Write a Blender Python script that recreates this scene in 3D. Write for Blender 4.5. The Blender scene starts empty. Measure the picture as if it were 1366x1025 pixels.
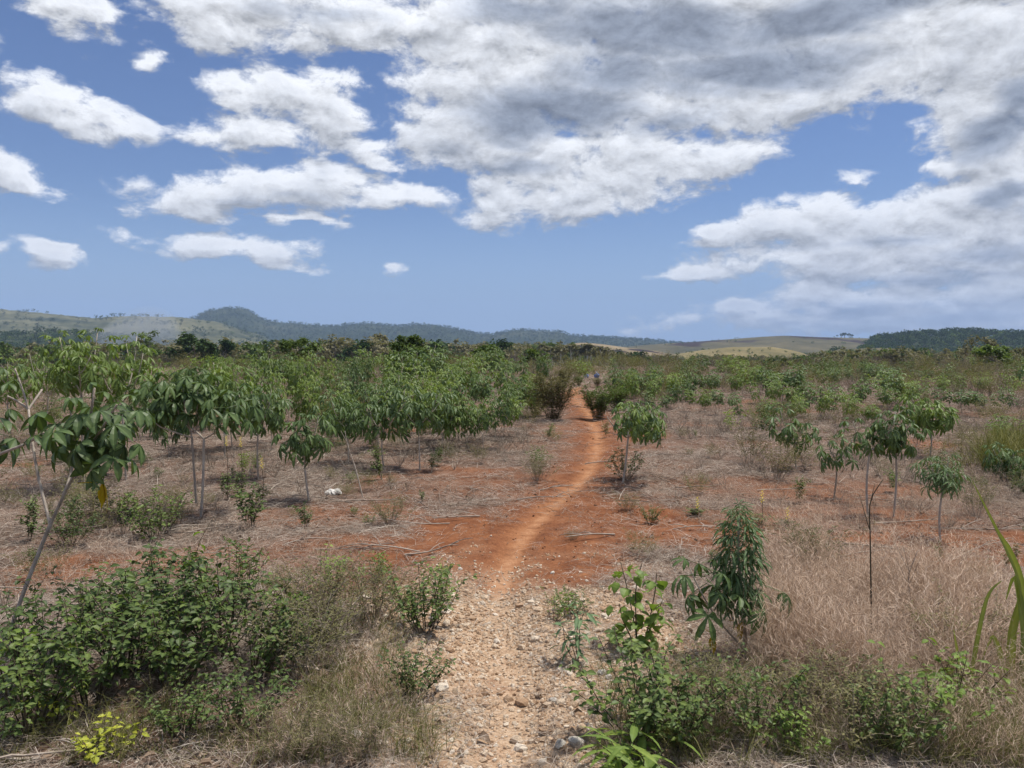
import bpy, math, random
import numpy as np
from mathutils import Matrix, Vector, Euler

R = math.radians
random.seed(7)
rng = np.random.default_rng(11)
scene = bpy.context.scene
COL = scene.collection

# ------------------------------------------------------------------ camera
FPX = 1026.0                      # focal length in photograph pixels
CAMZ = 1.60
PITCH = math.atan((512.5 - 464.0) / FPX)
cam_d = bpy.data.cameras.new('camera')
cam_d.sensor_width = 36.0
cam_d.lens = 36.0 * FPX / 1366.0
cam_d.clip_start = 0.05
cam_d.clip_end = 40000
cam = bpy.data.objects.new('camera', cam_d)
COL.objects.link(cam)
cam.location = (0, 0, CAMZ)
cam.rotation_euler = (R(90) - PITCH, 0, 0)
scene.camera = cam

def ray(px, py):
    """world direction for a pixel of the photograph, forward component 1"""
    x = (px - 683.0) / FPX
    z = (512.5 - py) / FPX
    c, s = math.cos(PITCH), math.sin(PITCH)
    y2, z2 = c + s * z, c * z - s
    return np.array([x / y2, 1.0, z2 / y2])

def at(px, py, depth):
    d = ray(px, py)
    return np.array([d[0] * depth, depth, CAMZ + d[2] * depth])

def azel(px, py):
    d = ray(px, py)
    return math.atan2(d[0], d[1]), math.atan2(d[2], math.hypot(d[0], d[1]))

# ------------------------------------------------------------------ exposure, light
scene.view_settings.view_transform = 'Standard'
scene.view_settings.look = 'None'
scene.view_settings.gamma = 1.0
scene.view_settings.exposure = 0.40
scene.cycles.use_denoising = True
scene.cycles.max_bounces = 4
scene.cycles.diffuse_bounces = 2
scene.cycles.transparent_max_bounces = 16
scene.cycles.adaptive_threshold = 0.02
scene.cycles.volume_bounces = 0

SUN_AZ, SUN_EL = R(70), R(70)     # azimuth clockwise from +Y
sun_dir = Vector((math.sin(SUN_AZ) * math.cos(SUN_EL), math.cos(SUN_AZ) * math.cos(SUN_EL), math.sin(SUN_EL)))
sl = bpy.data.lights.new('sun', 'SUN')
sl.energy = 4.1
sl.angle = R(5.0)
sl.color = (1.0, 0.95, 0.87)
so = bpy.data.objects.new('sun', sl)
COL.objects.link(so)
so.rotation_euler = sun_dir.to_track_quat('Z', 'Y').to_euler()

# ------------------------------------------------------------------ node helper
class NT:
    def __init__(self, tree):
        self.t = tree
    def n(self, typ, ins=None, **props):
        nd = self.t.nodes.new(typ)
        for k, v in props.items():
            setattr(nd, k, v)
        if ins:
            for k, v in ins.items():
                self.set(nd, k, v)
        return nd
    def set(self, nd, k, v):
        sock = nd.inputs[k]
        if isinstance(v, bpy.types.NodeSocket):
            self.t.links.new(v, sock)
        elif isinstance(v, bpy.types.Node):
            self.t.links.new(v.outputs[0], sock)
        else:
            if hasattr(sock.default_value, '__len__') and not hasattr(v, '__len__'):
                v = (v,) * len(sock.default_value)
            if hasattr(v, '__len__') and hasattr(sock.default_value, '__len__') and len(sock.default_value) == 4 and len(v) == 3:
                v = tuple(v) + (1.0,)
            sock.default_value = v
    def m(self, op, a, b=None, c=None, clamp=False):
        nd = self.n('ShaderNodeMath', operation=op, use_clamp=clamp)
        self.set(nd, 0, a)
        if b is not None: self.set(nd, 1, b)
        if c is not None: self.set(nd, 2, c)
        return nd.outputs[0]
    def vm(self, op, a, b=None, out=0):
        nd = self.n('ShaderNodeVectorMath', operation=op)
        self.set(nd, 0, a)
        if b is not None:
            self.set(nd, 3 if op == 'SCALE' else 1, b)
        return nd.outputs['Value'] if op in ('LENGTH', 'DOT_PRODUCT', 'DISTANCE') else nd.outputs[0]
    def mr(self, v, a, b, c=0.0, d=1.0, smooth=True):
        nd = self.n('ShaderNodeMapRange', interpolation_type='SMOOTHSTEP' if smooth else 'LINEAR')
        for k, x in zip(range(5), (v, a, b, c, d)):
            self.set(nd, k, x)
        return nd.outputs[0]
    def mix(self, f, a, b, mode='MIX'):
        nd = self.n('ShaderNodeMix', data_type='RGBA', blend_type=mode)
        self.set(nd, 0, f); self.set(nd, 6, a); self.set(nd, 7, b)
        return nd.outputs[2]
    def noise(self, vec, scale, detail=4.0, rough=0.55, dist=0.0, out='Fac'):
        nd = self.n('ShaderNodeTexNoise', {'Scale': scale, 'Detail': detail, 'Roughness': rough, 'Distortion': dist})
        if vec is not None: self.set(nd, 'Vector', vec)
        return nd.outputs[out]

# ------------------------------------------------------------------ sky: Nishita + a cloud layer by direction
# cloud guides: centre and radii in photograph pixels, turned into azimuth/elevation
CLOUDS = [
 (80,14,60,34,0,1),(100,148,78,30,-12,1),(62,128,52,22,10,.9),(160,163,40,14,-12,.8),(25,232,62,17,-32,1),(0,218,42,24,0,.8),(75,342,42,14,0,.9),(210,85,17,13,0,.6),
 (300,20,110,46,0,1),(430,18,210,46,0,1),(570,22,120,34,12,1),
 (392,124,96,34,4,1),(436,155,50,36,0,1),(345,172,90,22,4,1),(312,128,40,28,0,.9),(290,186,50,12,0,.8),(500,208,42,17,-25,.8),
 (370,250,140,28,3,1),(280,262,86,26,8,1),(530,262,80,17,0,1),(400,296,48,7,0,.7),(470,245,60,18,0,.8),
 (312,326,98,15,3,.9),(352,340,46,14,-15,.7),(411,357,19,5,0,.32),(527,358,12,4,0,.35),(190,318,22,7,0,.2),
 (690,90,150,110,0,1.1),(660,180,115,60,0,1.1),(800,225,165,62,5,1.2),(780,270,130,30,5,1),(950,222,100,26,12,1),
 (900,110,220,90,0,1.4),(1050,50,270,84,0,1.4),(1210,60,220,70,0,1.3),(860,5,330,70,0,1.4),(676,276,46,22,20,.9),(1110,120,110,30,15,.9),
 (1320,150,90,72,0,1.1),(1366,60,130,90,0,1.1),(1345,235,64,36,0,1),(1262,226,34,16,0,.7),(1430,160,110,110,0,1.1),(1330,210,60,40,0,.9),
 (1060,298,98,29,4,1),(965,314,36,16,10,.8),(1130,338,190,28,0,1),(930,360,62,10,3,.9),(1250,305,140,48,6,1.1),(1330,262,90,38,12,1.0),
 (1200,352,190,34,0,1.1),(1080,392,80,22,8,.9),(1130,402,90,18,-8,.9),(1000,410,66,14,0,.8),(1210,398,130,18,0,.8),(1330,396,100,34,8,1.0),
 (1050,428,150,16,0,.7),(1290,424,160,20,0,.9),(1160,243,13,7,0,.28),(1440,330,120,110,0,1.1),(930,430,60,10,0,.35),
 (-90,60,70,60,0,1),(-120,210,90,40,0,1),(-60,330,50,16,0,.9),(-160,380,90,20,0,.9),(1560,230,130,120,0,1),(700,-90,420,60,0,1.2),(1300,-60,300,70,0,1.2),(150,-80,130,50,0,1)]
DARKS = [(740,150,150,50,0,1),(700,168,90,36,0,.9),(870,40,210,50,-6,1.05),(1000,92,210,42,-2,.95),(1110,20,230,40,8,1),(690,8,110,26,0,.7),(820,95,120,40,0,.75),(900,165,90,30,8,.55),
 (1330,175,70,40,25,1),(1360,130,60,30,25,.7),(1350,262,40,22,0,.9),(430,18,130,16,0,.42),(600,205,40,20,0,.3),(680,225,90,16,0,.55),
 (1240,372,150,14,0,.62),(1330,340,90,18,0,.55),(1140,415,60,14,0,.7),(1260,428,160,13,0,.7),(1060,330,70,8,0,.3),(1200,322,100,10,0,.45),(400,262,90,8,0,.3),(330,275,80,8,0,.3),(1090,436,200,10,0,.55),(700,-110,420,60,0,1),(1300,-70,300,60,0,1),(1440,300,90,60,0,.8)]

world = bpy.data.worlds.new('World')
scene.world = world
world.use_nodes = True
wt = world.node_tree
wt.nodes.clear()
N = NT(wt)
sky = N.n('ShaderNodeTexSky', sky_type='NISHITA')
sky.sun_disc = False
sky.sun_elevation = SUN_EL
sky.sun_rotation = SUN_AZ
sky.altitude = 60
sky.air_density = 1.0
sky.dust_density = 0.0
sky.ozone_density = 3.0
SKYK = 0.072
zz = N.n('ShaderNodeSeparateXYZ', {0: N.n('ShaderNodeTexCoord').outputs['Generated']}).outputs[2]
skyc = N.vm('MULTIPLY', sky.outputs[0], (.78, .84, 1.05))
skyc = N.mix(N.mr(zz, -.02, .20, .92, 0.0), skyc, (3.7, 5.5, 8.6))     # bluish air low over the horizon
bg = N.n('ShaderNodeBackground', {0: skyc, 1: SKYK})
wo = N.n('ShaderNodeOutputWorld')
wt.links.new(bg.outputs[0], wo.inputs[0])
world.cycles.sampling_method = 'NONE'      # an even sky: found by the bounced rays themselves

# ------------------------------------------------------------------ numpy noise
def _hash(ix, iy, seed):
    h = (ix.astype(np.int64) * 374761393 + iy.astype(np.int64) * 668265263 + seed * 974634777) & 0xffffffff
    h = ((h ^ (h >> 13)) * 1274126177) & 0xffffffff
    return ((h ^ (h >> 16)) & 0xffff) / 65535.0
def vnoise(x, y, seed=0):
    x = np.asarray(x, float); y = np.asarray(y, float)
    ix = np.floor(x); iy = np.floor(y)
    fx = x - ix; fy = y - iy
    fx = fx * fx * fx * (fx * (fx * 6 - 15) + 10); fy = fy * fy * fy * (fy * (fy * 6 - 15) + 10)
    a = _hash(ix, iy, seed); b = _hash(ix + 1, iy, seed); c = _hash(ix, iy + 1, seed); d = _hash(ix + 1, iy + 1, seed)
    return (a + (b - a) * fx) * (1 - fy) + (c + (d - c) * fx) * fy
def fbm(x, y, octv=4, seed=0, rough=.5):
    s = 0; amp = 1; tot = 0
    for o in range(octv):
        s = s + amp * vnoise(np.asarray(x) * 2 ** o + 17.3 * o, np.asarray(y) * 2 ** o - 9.1 * o, seed + o)
        tot += amp; amp *= rough
    return s / tot
def sstep(x, a, b):
    t = np.clip((np.asarray(x, float) - a) / (b - a), 0, 1)
    return t * t * (3 - 2 * t)

# ------------------------------------------------------------------ mesh helpers
def build_mesh(name, V, F, mat=None, attrs=None, smooth=False):
    """V (n,3); F a list of index arrays (m,3) or (m,4)"""
    me = bpy.data.meshes.new(name)
    V = np.asarray(V, np.float32)
    F = [np.asarray(f, np.int32) for f in F if len(f)]
    me.vertices.add(len(V)); me.vertices.foreach_set('co', V.ravel())
    nl = sum(f.size for f in F); nf = sum(len(f) for f in F)
    me.loops.add(nl); me.polygons.add(nf)
    if nf:
        me.loops.foreach_set('vertex_index', np.concatenate([f.ravel() for f in F]))
        tot = np.concatenate([np.full(len(f), f.shape[1], np.int32) for f in F])
        me.polygons.foreach_set('loop_start', np.concatenate([[0], np.cumsum(tot)[:-1]]).astype(np.int32))
        me.polygons.foreach_set('use_smooth', np.full(nf, smooth, bool))
    for k, a in (attrs or {}).items():
        a = np.asarray(a, np.float32)
        at_ = me.attributes.new(k, 'FLOAT', 'POINT'); at_.data.foreach_set('value', a)
    me.update(calc_edges=True)
    if mat is not None:
        for m_ in (mat if isinstance(mat, (list, tuple)) else [mat]):
            me.materials.append(m_)
    return me
def grid_faces(nu, nv, wrap=False):
    """vertex index = u*nv + v"""
    u = np.arange(nu if wrap else nu - 1); v = np.arange(nv - 1)
    U, W_ = np.meshgrid(u, v, indexing='ij')
    U2 = (U + 1) % nu
    return np.stack([U * nv + W_, U2 * nv + W_, U2 * nv + W_ + 1, U * nv + W_ + 1], -1).reshape(-1, 4)
def link(name, me, parent=None, label=None, cat=None, group=None, kind=None):
    o = bpy.data.objects.new(name, me)
    COL.objects.link(o)
    if parent is not None: o.parent = parent
    return tag(o, label, cat, group, kind)
def tag(o, label=None, cat=None, group=None, kind=None):
    for k, v in (('label', label), ('category', cat), ('group', group), ('kind', kind)):
        if v: o[k] = v
    return o

# ------------------------------------------------------------------ sky: broken cumulus on a far dome, clear round the sun
def sky_dome():
    azs = np.radians(np.concatenate([np.linspace(-180, -44, 64)[:-1], np.linspace(-44, 44, 330), np.linspace(44, 180, 64)[1:-1]]))
    els = np.radians(np.concatenate([np.linspace(-1.2, 32, 126), np.linspace(32, 90, 26)[1:]]))
    A, E = np.meshgrid(azs, els, indexing='ij')
    def guides(A, E):
        x = np.cos(E) * np.sin(A); y = np.cos(E) * np.cos(A); z = np.sin(E)
        def w(s, sd):                  # seamless direction noise built from two planes
            return (fbm(x * s + 3.1 * z * s, y * s - 1.7 * z * s + 50, 3, sd) - .5)
        wa = w(9, 21) * .03 + w(26, 22) * .03
        we = w(9, 31) * .014 + w(26, 32) * .020
        A2 = A + wa; E2 = E + we
        def field(lst, start, grow, soft=1.0):
            acc = np.full(A.shape, start)
            for (cx, cy, rx, ry, rot, wgt) in lst:
                a, e = azel(cx, cy)
                a1, _ = azel(cx + rx, cy); a0, _ = azel(cx - rx, cy)
                _, e1 = azel(cx, cy - ry); _, e0 = azel(cx, cy + ry)
                da, de = A2 - a, E2 - e
                c, s = math.cos(R(rot)), math.sin(R(rot))
                u = (c * da + s * de) / ((a1 - a0) / 2 * grow); v = (-s * da + c * de) / ((e1 - e0) / 2 * grow)
                acc = np.maximum(acc, wgt * (1 - np.sqrt(u * u + v * v)) * soft)
            return acc
        G = field(CLOUDS, -.75, 1.06, .85)
        K = field(DARKS, 0.0, 1.0)
        fr = np.hypot(A, E - .19)
        outm = sstep(fr, .80, 1.1)
        gen = np.minimum(w(3.2, 41) * 3.6 + .12, .8)
        G = np.maximum(G, gen - 2 * (1 - outm))
        K = np.maximum(K, outm * (gen - .2))
        sd = np.degrees(np.arccos(np.clip(x * sun_dir.x + y * sun_dir.y + z * sun_dir.z, -1, 1)))
        clear = 1 - sstep(sd, 9, 20)
        G = np.clip(G, -.75, .50) - 1.6 * clear
        return G, K
    G0, K0 = guides(A, E)
    G1, _ = guides(A + .004, E + .017)
    RD = 24000.0
    V = np.stack([np.cos(E) * np.sin(A), np.cos(E) * np.cos(A), np.sin(E)], -1).reshape(-1, 3) * RD
    m = bpy.data.materials.new('cumulus_sky'); m.use_nodes = True
    t = m.node_tree; t.nodes.clear(); N = NT(t)
    at_ = lambda k: N.n('ShaderNodeAttribute', attribute_name=k).outputs['Fac']
    geo = N.n('ShaderNodeNewGeometry')
    d0 = N.vm('NORMALIZE', geo.outputs['Position'])
    off = Vector((.20, 0.0, 1.0)).normalized() * 0.010
    d1 = N.vm('ADD', d0, tuple(off))
    def detail(d):
        st = N.n('ShaderNodeMapping', {0: d, 3: (1.0, 1.0, 1.7)}).outputs[0]
        fbn = N.n('ShaderNodeTexNoise', {'Vector': st, 'Scale': 15.0, 'Detail': 9.0, 'Roughness': .64, 'Distortion': .25})
        vo = N.n('ShaderNodeTexVoronoi', {'Vector': N.vm('ADD', st, N.vm('SCALE', fbn.outputs['Color'], .035)), 'Scale': 19.0, 'Detail': 3.0, 'Roughness': .68, 'Lacunarity': 2.2}, feature='F1', normalize=True)
        bil = N.m('SUBTRACT', .36, vo.outputs['Distance'])
        return N.m('ADD', N.m('MULTIPLY', bil, 1.0), N.m('MULTIPLY', N.m('SUBTRACT', fbn.outputs['Fac'], .5), 2.2))
    D0 = N.m('ADD', at_('guide'), detail(d0))
    D1 = N.m('ADD', at_('guide_sunward'), detail(d1))
    K = at_('depth')
    alpha = N.mr(D0, -.16, .36)
    lit = N.mr(N.m('SUBTRACT', D0, D1), -.50, .38, smooth=False)
    deep = N.mr(D0, .35, 1.0)
    dark = N.mr(N.m('ADD', K, N.m('MULTIPLY', N.m('SUBTRACT', D0, at_('guide')), .24)), -.16, .74)
    br = N.m('MULTIPLY_ADD', lit, .84, .50)
    br = N.m('MULTIPLY', br, N.m('MULTIPLY_ADD', deep, -.13, 1.0))
    br = N.m('MULTIPLY', br, N.m('MULTIPLY_ADD', dark, -.56, 1.0))
    tint = N.mix(dark, (.80, .81, .83), (.66, .74, .90))
    z = N.n('ShaderNodeSeparateXYZ', {0: d0}).outputs[2]
    veil = N.mr(z, -.01, .10, .72, .98)      # long air path in front of the low clouds
    em = N.n('ShaderNodeEmission', {0: tint, 1: N.m('MULTIPLY', br, .84)})
    tr = N.n('ShaderNodeBsdfTransparent')
    mx = N.n('ShaderNodeMixShader', {0: N.m('MULTIPLY', alpha, veil), 1: tr.outputs[0], 2: em.outputs[0]})
    out = N.n('ShaderNodeOutputMaterial'); t.links.new(mx.outputs[0], out.inputs[0])
    m.cycles.emission_sampling = 'NONE'
    F = grid_faces(len(azs), len(els), wrap=True)
    F = F[np.maximum(G0, G1).ravel()[F].max(1) > -.70]            # no sheet where the sky is plain blue
    me = build_mesh('sky', V, [F], m, {'guide': G0.ravel(), 'guide_sunward': G1.ravel(), 'depth': K0.ravel()}, smooth=True)
    return link('sky', me, kind='structure', label='blue sky with broken white and grey cumulus clouds')
sky_dome()

# ------------------------------------------------------------------ terrain
def flat_pt(px, py, z=0.0):
    d = ray(px, py)
    t = (z - CAMZ) / d[2]
    return d[0] * t, t
PATH_PX = [(668,1180,95),(676,1025,62),(680,950,56),(672,880,48),(662,820,40),(664,775,28),(682,730,23),(706,696,20),(742,662,17),(776,636,15),(793,611,13),
           (799,590,12),(796,570,11),(786,550,9.5),(773,533,9),(766,522,8.5),(768,516,8)]
_pp = []
for (px, py, hw) in PATH_PX:
    x, y = flat_pt(px, py); _pp.append((x, y, hw / FPX * y))
_pp = np.array(_pp)
def _resample(p, n=90):
    t = np.arange(len(p)); tt = np.linspace(0, len(p) - 1, n)
    out = np.stack([np.interp(tt, t, p[:, k]) for k in range(3)], 1)
    for _ in range(6):
        out[1:-1] = (out[:-2] + 2 * out[1:-1] + out[2:]) / 4
    return out
PATH = _resample(_pp)
def path_dist(x, y):
    """distance to the path's centre line divided by its half width"""
    x = np.asarray(x, float); y = np.asarray(y, float)
    best = np.full(x.shape, 1e9); rel = np.full(x.shape, 1e9)
    for k in range(len(PATH) - 1):
        ax, ay, aw = PATH[k]; bx, by, bw = PATH[k + 1]
        dx, dy = bx - ax, by - ay
        t = np.clip(((x - ax) * dx + (y - ay) * dy) / (dx * dx + dy * dy + 1e-9), 0, 1)
        d = np.hypot(x - ax - t * dx, y - ay - t * dy)
        r = d / (aw + t * (bw - aw))
        better = d < best
        best = np.where(better, d, best); rel = np.where(better, r, rel)
    return rel, best
BARE = [(690,742,1.5,1.1,1.1),(690,700,1.5,1.0,1.0),(800,690,1.3,.9,.95),(880,705,1.3,1.0,.9),(1235,742,1.7,.36,1),(1205,712,1.5,.35,.9),(1330,715,1.2,.5,.8),(1180,680,1.2,.5,.75),(150,748,.75,.45,.9),
        (30,770,.5,.4,.8),(480,722,1.0,.45,.8),(560,735,.9,.5,.9),(430,690,1.2,.5,.6),(640,640,1.5,.9,.5),(900,640,1.6,.6,.5),(1090,650,1.5,.6,.6),(1000,690,1.0,.5,.5),(760,650,1.2,2.0,.55),(790,590,1.0,4.0,.6),(330,735,1.0,.4,.5),(1020,720,.8,.3,.5)]
def masks(x, y):
    x = np.asarray(x, float); y = np.asarray(y, float)
    rel, dist = path_dist(x, y)
    wob = fbm(x * 2.1, y * 2.1, 3, 5) - .5
    near = 1 - sstep(y, 4.25 + wob * 1.9, 6.0 + wob * 1.9)
    wide = 1 - sstep(np.abs(x - .12) / (.62 + .30 * sstep(y, 2.6, 4.2)), .75 + wob * .8, 1.25 + wob * .8)
    stony = near * wide * sstep(y, -3, -1)
    pathm = 1 - sstep(rel + wob * .8, .45, 1.35)
    core = 1 - sstep(rel + wob * .25, .12, .60)
    bare = np.zeros(x.shape)
    for (px, py, rx, ry, w) in BARE:
        cx, cy = flat_pt(px, py)
        r = np.hypot((x - cx) / rx, (y - cy) / ry)
        bare = np.maximum(bare, w * (1 - sstep(r + (fbm(x * 1.7, y * 1.7, 4, 9) - .5) * 1.5, .45, 1.25)))
    bare = np.maximum(bare, .7 * sstep(fbm(x * .55 + 7, y * .8, 4, 15), .60, .72) * (1 - sstep(np.hypot(x, y), 18, 34)))
    bare = np.maximum(bare, .9 * (1 - sstep(dist, .25, .8)) * (1 - near) * (1 - sstep(y, 27, 31)))
    return pathm, core, stony, bare * (1 - near * .8)
def H(x, y):
    x = np.asarray(x, float); y = np.asarray(y, float)
    r = np.hypot(x, y)
    nf = 1 - sstep(r, 60, 110)
    h = (fbm(x / 9, y / 9, 3, 61) - .5) * .30 * sstep(r, 6, 18) + (fbm(x / 1.3, y / 1.3, 3, 71) - .5) * .09 * nf * sstep(r, 1, 3)
    rel, dist = path_dist(x, y)
    h = h * (1 - .8 * (1 - sstep(dist, .1, 1.2)))
    h = h - .035 * (1 - sstep(rel, .3, 1.5)) * nf
    h = h + .05 * (1 - sstep(y, 4.8, 5.8)) * (1 - sstep(np.abs(x), 2.2, 4)) - .05
    h = h + (fbm(x * 6, y * 6, 3, 91) - .5) * .030 * (1 - sstep(r, 8, 30)) * sstep(rel, .1, .9)
    h = h - 5.0 * sstep(r, 62, 190) - 3.0 * sstep(r, 260, 520) + (fbm(x / 120, y / 120, 3, 81) - .5) * 3 * sstep(r, 140, 420)
    return h
def G(px, py):
    """ground point seen at a pixel"""
    z = 0.0
    for _ in range(12):
        x, y = flat_pt(px, py, z)
        z = .5 * z + .5 * float(H(x, y))
    return np.array([x, y, z])

# ------------------------------------------------------------------ materials
def new_mat(name):
    m = bpy.data.materials.new(name); m.use_nodes = True
    t = m.node_tree; t.nodes.clear()
    return m, NT(t)
def finish(N, shader, disp=None):
    o = N.n('ShaderNodeOutputMaterial'); N.t.links.new(shader, o.inputs[0])
def ramp(N, fac, stops):
    r = N.n('ShaderNodeValToRGB', {0: fac})
    els = r.color_ramp.elements
    while len(els) < len(stops): els.new(.5)
    for e, (p, c) in zip(els, stops):
        e.position = p; e.color = tuple(c) + (1,)
    return r.outputs[0]
def leaf_mat(name, dark, mid, light, trans=.28, rough=.5, spec=.35, dry=None, cheap=False, glow=(1.0, 1.05, .45)):
    m, N = new_mat(name)
    var = N.n('ShaderNodeAttribute', attribute_name='var').outputs['Fac']
    rib = N.n('ShaderNodeAttribute', attribute_name='rib').outputs['Fac']
    rnd = N.n('ShaderNodeObjectInfo').outputs['Random']
    geo = N.n('ShaderNodeNewGeometry')
    nz = .5 if cheap else N.noise(geo.outputs['Position'], 14.0, 2.0)
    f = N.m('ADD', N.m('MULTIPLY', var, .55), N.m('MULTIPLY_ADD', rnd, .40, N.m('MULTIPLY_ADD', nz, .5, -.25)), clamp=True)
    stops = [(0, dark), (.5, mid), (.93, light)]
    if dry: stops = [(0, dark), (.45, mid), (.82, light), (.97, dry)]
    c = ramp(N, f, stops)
    c = N.mix(N.m('MULTIPLY', rib, .45), c, tuple(min(1, v * 1.6 + .05) for v in light))
    p = N.n('ShaderNodeBsdfDiffuse', {0: c}) if cheap else N.n('ShaderNodeBsdfPrincipled', {'Base Color': c, 'Roughness': rough, 'Specular IOR Level': spec})
    tr = N.n('ShaderNodeBsdfTranslucent', {0: N.mix(1.0, c, glow, 'MULTIPLY')})
    mx = N.n('ShaderNodeMixShader', {0: trans, 1: p.outputs[0], 2: tr.outputs[0]})
    finish(N, mx.outputs[0])
    return m
def plain_mat(name, stops, scale=8.0, rough=.8, bump=0.0, bscale=60.0, spec=.25, stretch=(1, 1, 1), local=False, rnd=.35, var=.3):
    m, N = new_mat(name)
    vec = N.n('ShaderNodeTexCoord').outputs['Object'] if local else N.n('ShaderNodeNewGeometry').outputs['Position']
    mp = N.n('ShaderNodeMapping', {0: vec, 3: stretch}).outputs[0]
    nz = N.noise(mp, scale, 5.0, .6)
    va = N.n('ShaderNodeAttribute', attribute_name='var').outputs['Fac']
    r = N.n('ShaderNodeObjectInfo').outputs['Random']
    f = N.m('ADD', N.m('MULTIPLY_ADD', nz, 1.6, -.3), N.m('ADD', N.m('MULTIPLY_ADD', r, rnd, -rnd / 2), N.m('MULTIPLY_ADD', va, var, -var / 2)), clamp=True)
    c = ramp(N, f, stops)
    p = N.n('ShaderNodeBsdfPrincipled', {'Base Color': c, 'Roughness': rough, 'Specular IOR Level': spec})
    if bump:
        b = N.n('ShaderNodeBump', {'Strength': bump, 'Distance': .02, 'Height': N.noise(mp, bscale, 4.0)})
        N.t.links.new(b.outputs[0], p.inputs['Normal'])
    finish(N, p.outputs[0])
    return m

M = {}
M['cassava'] = leaf_mat('cassava_leaf', (.032, .064, .024), (.070, .122, .036), (.165, .225, .060))
M['cassava_fresh'] = leaf_mat('cassava_leaf_fresh', (.062, .112, .026), (.125, .188, .042), (.240, .305, .075), .35)
M['cassava_narrow'] = leaf_mat('cassava_leaf_narrow', (.042, .082, .034), (.088, .150, .052), (.190, .255, .105))
M['yellow_leaf'] = leaf_mat('yellow_leaf', (.34, .21, .012), (.50, .34, .015), (.55, .42, .03), .35)
M['weed'] = leaf_mat('weed_leaf', (.026, .050, .015), (.062, .103, .026), (.165, .220, .046), .28, .5, .3)
M['weed_light'] = leaf_mat('weed_leaf_light', (.090, .150, .028), (.160, .245, .045), (.270, .350, .070), .4)
M['weed_grey'] = leaf_mat('weed_leaf_grey', (.075, .076, .036), (.138, .132, .062), (.235, .210, .105), .25, cheap=True)
M['herb_blue'] = leaf_mat('herb_leaf_bluish', (.065, .115, .055), (.115, .185, .085), (.190, .265, .130), .25, .6, .2)
M['yellowish'] = leaf_mat('weed_leaf_yellowing', (.17, .21, .02), (.30, .34, .03), (.46, .46, .05), .35)
M['cane'] = leaf_mat('cane_blade', (.15, .20, .035), (.26, .31, .055), (.44, .45, .11), .3, .45, .35)
M['grass_green'] = leaf_mat('fine_grass', (.095, .105, .038), (.175, .175, .068), (.290, .260, .120), .25, cheap=True)
M['grass_dry'] = leaf_mat('dry_grass_blade', (.26, .175, .120), (.52, .385, .285), (.78, .640, .510), .2, cheap=True, glow=(1, .92, .8))
M['straw'] = leaf_mat('straw', (.110, .082, .062), (.290, .233, .186), (.60, .525, .445), .05, cheap=True, glow=(1, .92, .8))
M['brush'] = leaf_mat('dead_weed', (.135, .104, .080), (.250, .203, .160), (.400, .345, .285), .05, cheap=True, glow=(1, .92, .8))
M['crown_dark'] = leaf_mat('tree_leaf_dark', (.018, .040, .018), (.038, .068, .027), (.075, .112, .040), .15, cheap=True)
M['crown_mid'] = leaf_mat('tree_leaf_mid', (.045, .072, .022), (.085, .125, .035), (.150, .205, .058), .25, cheap=True)
M['crown_pale'] = leaf_mat('tree_leaf_pale', (.095, .092, .054), (.165, .155, .092), (.260, .238, .150), .25, cheap=True)
M['stem'] = plain_mat('cassava_stem', [(0, (.26, .21, .165)), (.5, (.42, .36, .295)), (1, (.58, .53, .45))], 30.0, .75, .3, 140, stretch=(1, 1, .35), local=True)
M['stem_dark'] = plain_mat('weed_stem', [(0, (.035, .028, .018)), (.5, (.075, .060, .035)), (1, (.14, .11, .07))], 20.0, .8, local=True)
M['twig'] = plain_mat('dead_twig', [(0, (.17, .13, .10)), (.5, (.33, .27, .22)), (1, (.52, .46, .39))], 20.0, .85, local=True)
M['bark_pale'] = plain_mat('pale_bark', [(0, (.38, .36, .32)), (1, (.62, .60, .55))], 3.0, .9, local=True)
M['bark'] = plain_mat('tree_bark', [(0, (.10, .085, .07)), (.5, (.22, .195, .165)), (1, (.36, .33, .29))], 3.0, .9, local=True)
M['stone'] = plain_mat('limestone', [(0, (.40, .255, .155)), (.3, (.54, .385, .255)), (.65, (.66, .53, .39)), (1, (.80, .73, .63))], 30.0, .9, .5, 120, local=True, rnd=1.0)
M['pale_stone'] = plain_mat('pale_limestone', [(0, (.45, .40, .33)), (.5, (.66, .62, .55)), (1, (.78, .75, .70))], 18.0, .9, .5, 90, local=True)
M['flower'] = leaf_mat('yellow_flower', (.52, .36, .01), (.65, .50, .02), (.72, .60, .05), .35)
M['rag'] = plain_mat('white_rag', [(0, (.50, .47, .43)), (.5, (.70, .68, .64)), (1, (.82, .80, .77))], 40.0, .8, local=True)
M['blue'] = plain_mat('blue_plastic', [(0, (.09, .16, .42)), (1, (.16, .25, .55))], 5.0, .4, local=True)
M['lid'] = plain_mat('pale_lid', [(0, (.45, .50, .60)), (1, (.60, .64, .70))], 5.0, .5, local=True)
M['thatch'] = plain_mat('thatch', [(0, (.26, .20, .15)), (1, (.46, .37, .28))], 9.0, .9, local=True)
M['hut_wall'] = plain_mat('hut_wall', [(0, (.09, .07, .05)), (1, (.20, .15, .11))], 6.0, .9, local=True)

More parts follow.
